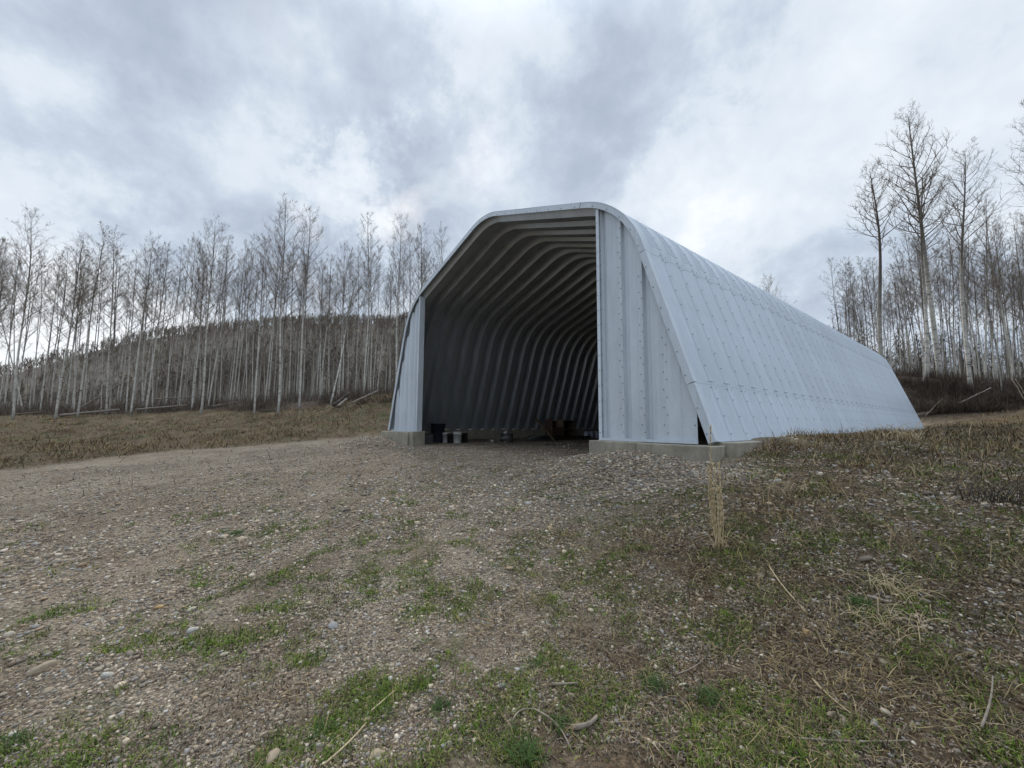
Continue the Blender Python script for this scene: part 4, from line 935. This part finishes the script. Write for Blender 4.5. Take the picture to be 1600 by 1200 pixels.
for k_, (pa, pb, tt_, h0, h1, r_, lb) in enumerate(((548, 590, 24.5, .25, .55, .06, 'grey bent branch lying on top of the earth mound'), (160, 215, 31.5, .3, .9, .05, 'grey broken pole tilted in the brush behind the long pale log'),
        (330, 372, 30, .2, .5, .05, 'dark broken pole low in the brush right of the spreading aspen'), (20, 66, 29.5, .1, .25, .06, 'weathered fallen log at the foot of the wood near the left edge'),
        (1500, 1552, 25.5, .3, .7, .05, 'dark fallen branch in the scrub right of the scarred trunk'), (1445, 1475, 25, .15, .8, .035, 'thin dead stick leaning in the scrub past the roof end'))):
    log(onbank(pa, tt_, h0), onbank(pb, tt_+.5, h1), r_, M_LOGT if k_ % 2 else M_LOG, lb)
# sticks in the foreground
def stick(pa, pb, r, mat, label, bend=.0, lift=.012, cat='stick'):
    A = ground_hit(*pa); B = ground_hit(*pb); A[2] = tz(A[0], A[1])+lift; B[2] = tz(B[0], B[1])+lift; n = 7; pts = []; s = np.cross(B-A, (0, 0, 1))
    for i in range(n+1):
        u = i/n; q = A+(B-A)*u+s*bend*math.sin(math.pi*u); q[2] = max(tz(q[0], q[1])+r*.6, q[2]+.3*abs(bend)*math.sin(math.pi*u)*np.linalg.norm(B-A)); pts.append(q-A)
    mb = MB(); mb.tube(pts, [r*(1-.4*i/n) for i in range(n+1)], 7); o = mb.build('stick', mat); o.location = A; return props(o, label, cat)
M_STK = simple('grey dry stick', (.26, .215, .165), .85, 0, .35, 30); M_STW = simple('dry stalk', (.56, .44, .26), .8, 0, .25, 30)
stick((895, 1142), (933, 1129), .014, M_STK, 'thick curved grey root lying at the bottom middle of the foreground', .22)
stick((862, 1078), (903, 1072), .008, M_STK, 'short straight grey stick above the thick curved root', .02)
stick((1356, 938), (1392, 946), .012, M_STK, 'weathered piece of wood in the weeds right of the middle', .0)
stick((800, 1138), (835, 1116), .005, M_STK, 'thin brown twig arching left of the thick root', -.2)
stick((835, 1116), (892, 1180), .005, M_STK, 'long brown twig running down to the picture bottom', -.1)
stick((580, 1118), (618, 1082), .0045, M_STW, 'pale straw stalk slanting over the stones left of the middle', .02)
stick((505, 1200), (572, 1135), .0045, M_STW, 'long pale stalk leading from the bottom edge in the left half', .05)
stick((1200, 885), (1262, 965), .005, M_STW, 'yellow dry stalk lying slantwise below the dry grass clump', .03)
stick((1055, 1060), (1100, 1035), .004, M_STK, 'thin twig lying right of the bare soil patch', .1)
stick((1240, 1160), (1420, 1165), .005, M_STK, 'long thin twig lying level near the bottom right', .05)
stick((1535, 1150), (1552, 1065), .005, M_STK, 'upright thin dead stem near the right bottom corner', .02, .02)
stick((1270, 1070), (1330, 1120), .0035, M_STW, 'thin pale stalk right of the bottom middle weeds', .06)
M_S1 = simple('tan stone', (.30, .24, .165), .8, 0, .2, 40); M_S2 = simple('white stone', (.40, .38, .335), .8, 0, .25, 60); M_S3 = simple('grey stone', (.24, .235, .23), .8, 0, .2, 40); M_S4 = simple('yellow stone', (.42, .27, .12), .8, 0, .2, 40)
def stone(px, py, wpx, mat, label, flat=.45):
    p = ground_hit(px, py); p[2] = tz(p[0], p[1]); d = np.linalg.norm(p-CAM); r = wpx/2/FPX*d*.8; rs = random.Random(label)
    me = bpy.data.meshes.new('stone'); import bmesh; bm = bmesh.new(); bmesh.ops.create_icosphere(bm, subdivisions=3, radius=1)
    ph_ = [rs.uniform(0, 6) for _ in range(6)]
    for v in bm.verts:
        c = v.co; k = 1+.10*math.sin(2.3*c.x+ph_[0])+.10*math.sin(2.9*c.y+ph_[1])+.08*math.sin(3.3*c.z+ph_[2])+.03*math.sin(7*c.x+ph_[3]+5*c.y)
        v.co = Vector((c.x*k*r, c.y*k*r*.75, c.z*k*r*flat))
    for f in bm.faces: f.smooth = True
    bm.to_mesh(me); bm.free(); o = link_mesh('stone', me, mat); o.location = (p[0], p[1], p[2]+r*flat*.05); o.rotation_euler = (rs.gauss(0, .15), rs.gauss(0, .15), rs.uniform(0, 3.1)+YAW)
    return props(o, label, 'stone', 'larger stones in the foreground')
for a in ((63, 1050, 26, M_S1, 'flat tan stone near the lower left edge'), (167, 1058, 17, M_S2, 'flat white stone right of the tan one near the lower left'), (73, 1085, 11, M_S1, 'small yellowish stone below the tan one at the lower left'),
          (302, 987, 16, M_S2, 'whitish stone in the gravel left of the middle'), (520, 983, 20, M_S3, 'smooth grey wedge of stone in the gravel, left half'), (249, 951, 12, M_S4, 'small orange tan stone high in the left gravel'),
          (499, 1173, 11, M_S1, 'round tan stone near the bottom edge'), (588, 1181, 20, M_S1, 'angular pale tan stone at the bottom edge left of the middle'), (622, 1042, 9, M_S2, 'small round white stone below the middle of the gravel'),
          (682, 1047, 10, M_S2, 'small white stone beside a dark clod'), (784, 1074, 15, M_S3, 'smooth grey pebble left of the green clump'), (425, 1190, 26, M_S1, 'broad brown stone at the bottom edge in the left half'),
          (1320, 1132, 16, M_S1, 'round tan stone at lower right'), (1297, 1121, 13, M_S1, 'pointed tan stone left of the round one at lower right'), (1308, 1152, 13, M_S2, 'flat cream stone below the round tan one'),
          (1366, 1131, 13, M_S2, 'cream stone right of the round tan one'), (1382, 1040, 15, M_S1, 'tan stone before a dark hole in the weeds'), (1263, 991, 14, M_S4, 'yellow orange stone right of the middle weeds'),
          (1318, 1025, 9, M_S2, 'small white pebble in the weeds at the right'), (792, 773, 11, M_S2, 'whitish stone on the drive before the building'), (848, 782, 14, M_S1, 'tan flat stone on the drive right of the whitish one'),
          (910, 877, 9, M_S2, 'elongated pale stone among weeds in the middle'), (488, 775, 10, M_S2, 'pale stone far out on the left drive'), (1040, 770, 9, M_S2, 'pinkish pale stone below the pebble heap'),
          (1108, 726, 11, M_S2, 'white stone beside the foot of the right footing'), (348, 840, 10, M_S3, 'flat blue grey stone beside the small green tuft on the drive'), (1205, 1057, 10, M_S3, 'blue grey pebble in the stones at lower right')):
    stone(*a)
# the tall dry seed-head clump in front of the footing
B = ground_hit(1124, 862); root = empty('dry_grass_clump', B, 0, label='tall upright clump of dry straw stalks standing before the right corner of the building', cat='plant')
rs = random.Random(12)
for i in range(9):
    mb = MB(); top = rs.choice([.62, .7, .78, .85]) if i else 1.22; a = rs.uniform(0, 6.28); sp = .10
    b0 = np.array([rs.gauss(0, .012), rs.gauss(0, .012), -.02]); e = b0+np.array([math.cos(a)*sp*rs.random()*.6, math.sin(a)*sp*rs.random()*.6, top*.92])
    pts = [b0+(e-b0)*u+np.array([math.cos(a), math.sin(a), 0])*.03*math.sin(3*u) for u in np.linspace(0, 1, 8)]
    mb.tube(pts, [.0055-.0028*k/7 for k in range(8)], 5)
    for j in range(46):
        u = rs.uniform(.28, .98) if i else rs.uniform(.35, .98); k = min(int(u*7), 6); q = pts[k]+(pts[k+1]-pts[k])*(u*7-k); az = rs.uniform(0, 6.28)
        mb.tube([q, q+np.array([math.cos(az)*.007, math.sin(az)*.014, .034])], [.0045, .0015], 4)
    mb.build('stalk', M_STW, root)
for i in range(14):
    mb = MB(); a = rs.uniform(0, 6.28); L = rs.uniform(.12, .3); mb.tube([(0, 0, 0), (math.cos(a)*L*.4, math.sin(a)*L*.4, L*.6), (math.cos(a)*L, math.sin(a)*L, L*.35)], [.002, .0018, .0006], 4); mb.build('leaf', M_STW, root)
# arched clump of bent straw and dark dead weed on the right
def arch_clump(px, py, n, L, mat, label, spread=.12, droop=1.3, name='dry_grass_clump', r=.0022):
    B = ground_hit(px, py); rs = random.Random(label); mb = MB(); mb.tube([(0, 0, -.03), (0, 0, .004)], [spread*.35, spread*.2], 8)
    for i in range(n):
        a = rs.uniform(0, 6.28); l = L*rs.uniform(.5, 1.1); b0 = np.array([rs.gauss(0, spread), rs.gauss(0, spread), -.01]); pts = [b0]; el = rs.uniform(1.0, 1.5); dr = droop*rs.uniform(.5, 1.2)
        for k in range(6):
            pts.append(pts[-1]+np.array([math.cos(a)*math.cos(el), math.sin(a)*math.cos(el), math.sin(el)])*l/6); el -= dr/3.2
            if pts[-1][2] < .01: pts[-1][2] = .01
        mb.tube(pts, [r*(1-.7*k/6) for k in range(7)], 4)
    o = mb.build(name, mat); o.location = (B[0], B[1], tz(B[0], B[1])); return props(o, label, 'plant')
M_DKW = simple('dead dark weed', (.045, .035, .03), .9); M_GW = simple('green weed', (.07, .13, .025), .7)
arch_clump(1245, 775, 34, .42, M_STW, 'arching clump of pale bent straw on the right berm')
arch_clump(1555, 785, 110, .30, M_DKW, 'dark bushy dead weed on the right berm near the picture edge', .13, .5)
arch_clump(1400, 930, 60, .26, M_STW, 'tangled orange straw clump in the weeds at the right', .10)
arch_clump(1390, 980, 50, .22, M_STW, 'second straw tangle just below the orange one', .10)
arch_clump(1255, 700, 40, .40, M_STW, 'reddish dry stems leaning against the wall foot', .1, .8)
arch_clump(1405, 690, 60, .55, M_STW, 'orange tan grass tussock at the far end of the wall foot', .3, .8, r=.006)
for px, py, n, L, lb in ((1108, 1100, 90, .085, 'bright green grass tuft right of the middle bottom'), (1020, 1075, 90, .08, 'dark green leafy weed tuft in the middle bottom'), (505, 1145, 80, .05, 'round green weed left of the middle near the bottom'),
                         (880, 1142, 70, .06, 'green weed tuft just left of the thick root'), (370, 835, 120, .05, 'lone small green tuft on the gravel drive'), (842, 1040, 50, .06, 'yellow green tuft left of the middle soil patch'),
                         (25, 1165, 60, .06, 'green tuft at the left bottom corner'), (690, 1110, 70, .06, 'small green weed below the grey pebble'), (1345, 950, 90, .08, 'green grass patch around the weathered wood'), (820, 1190, 100, .09, 'yellow green tuft at the bottom edge')):
    arch_clump(px, py, n, L, M_GW, lb, .035, .9, 'green_weed', .0022)
print('objects', len(bpy.data.objects))
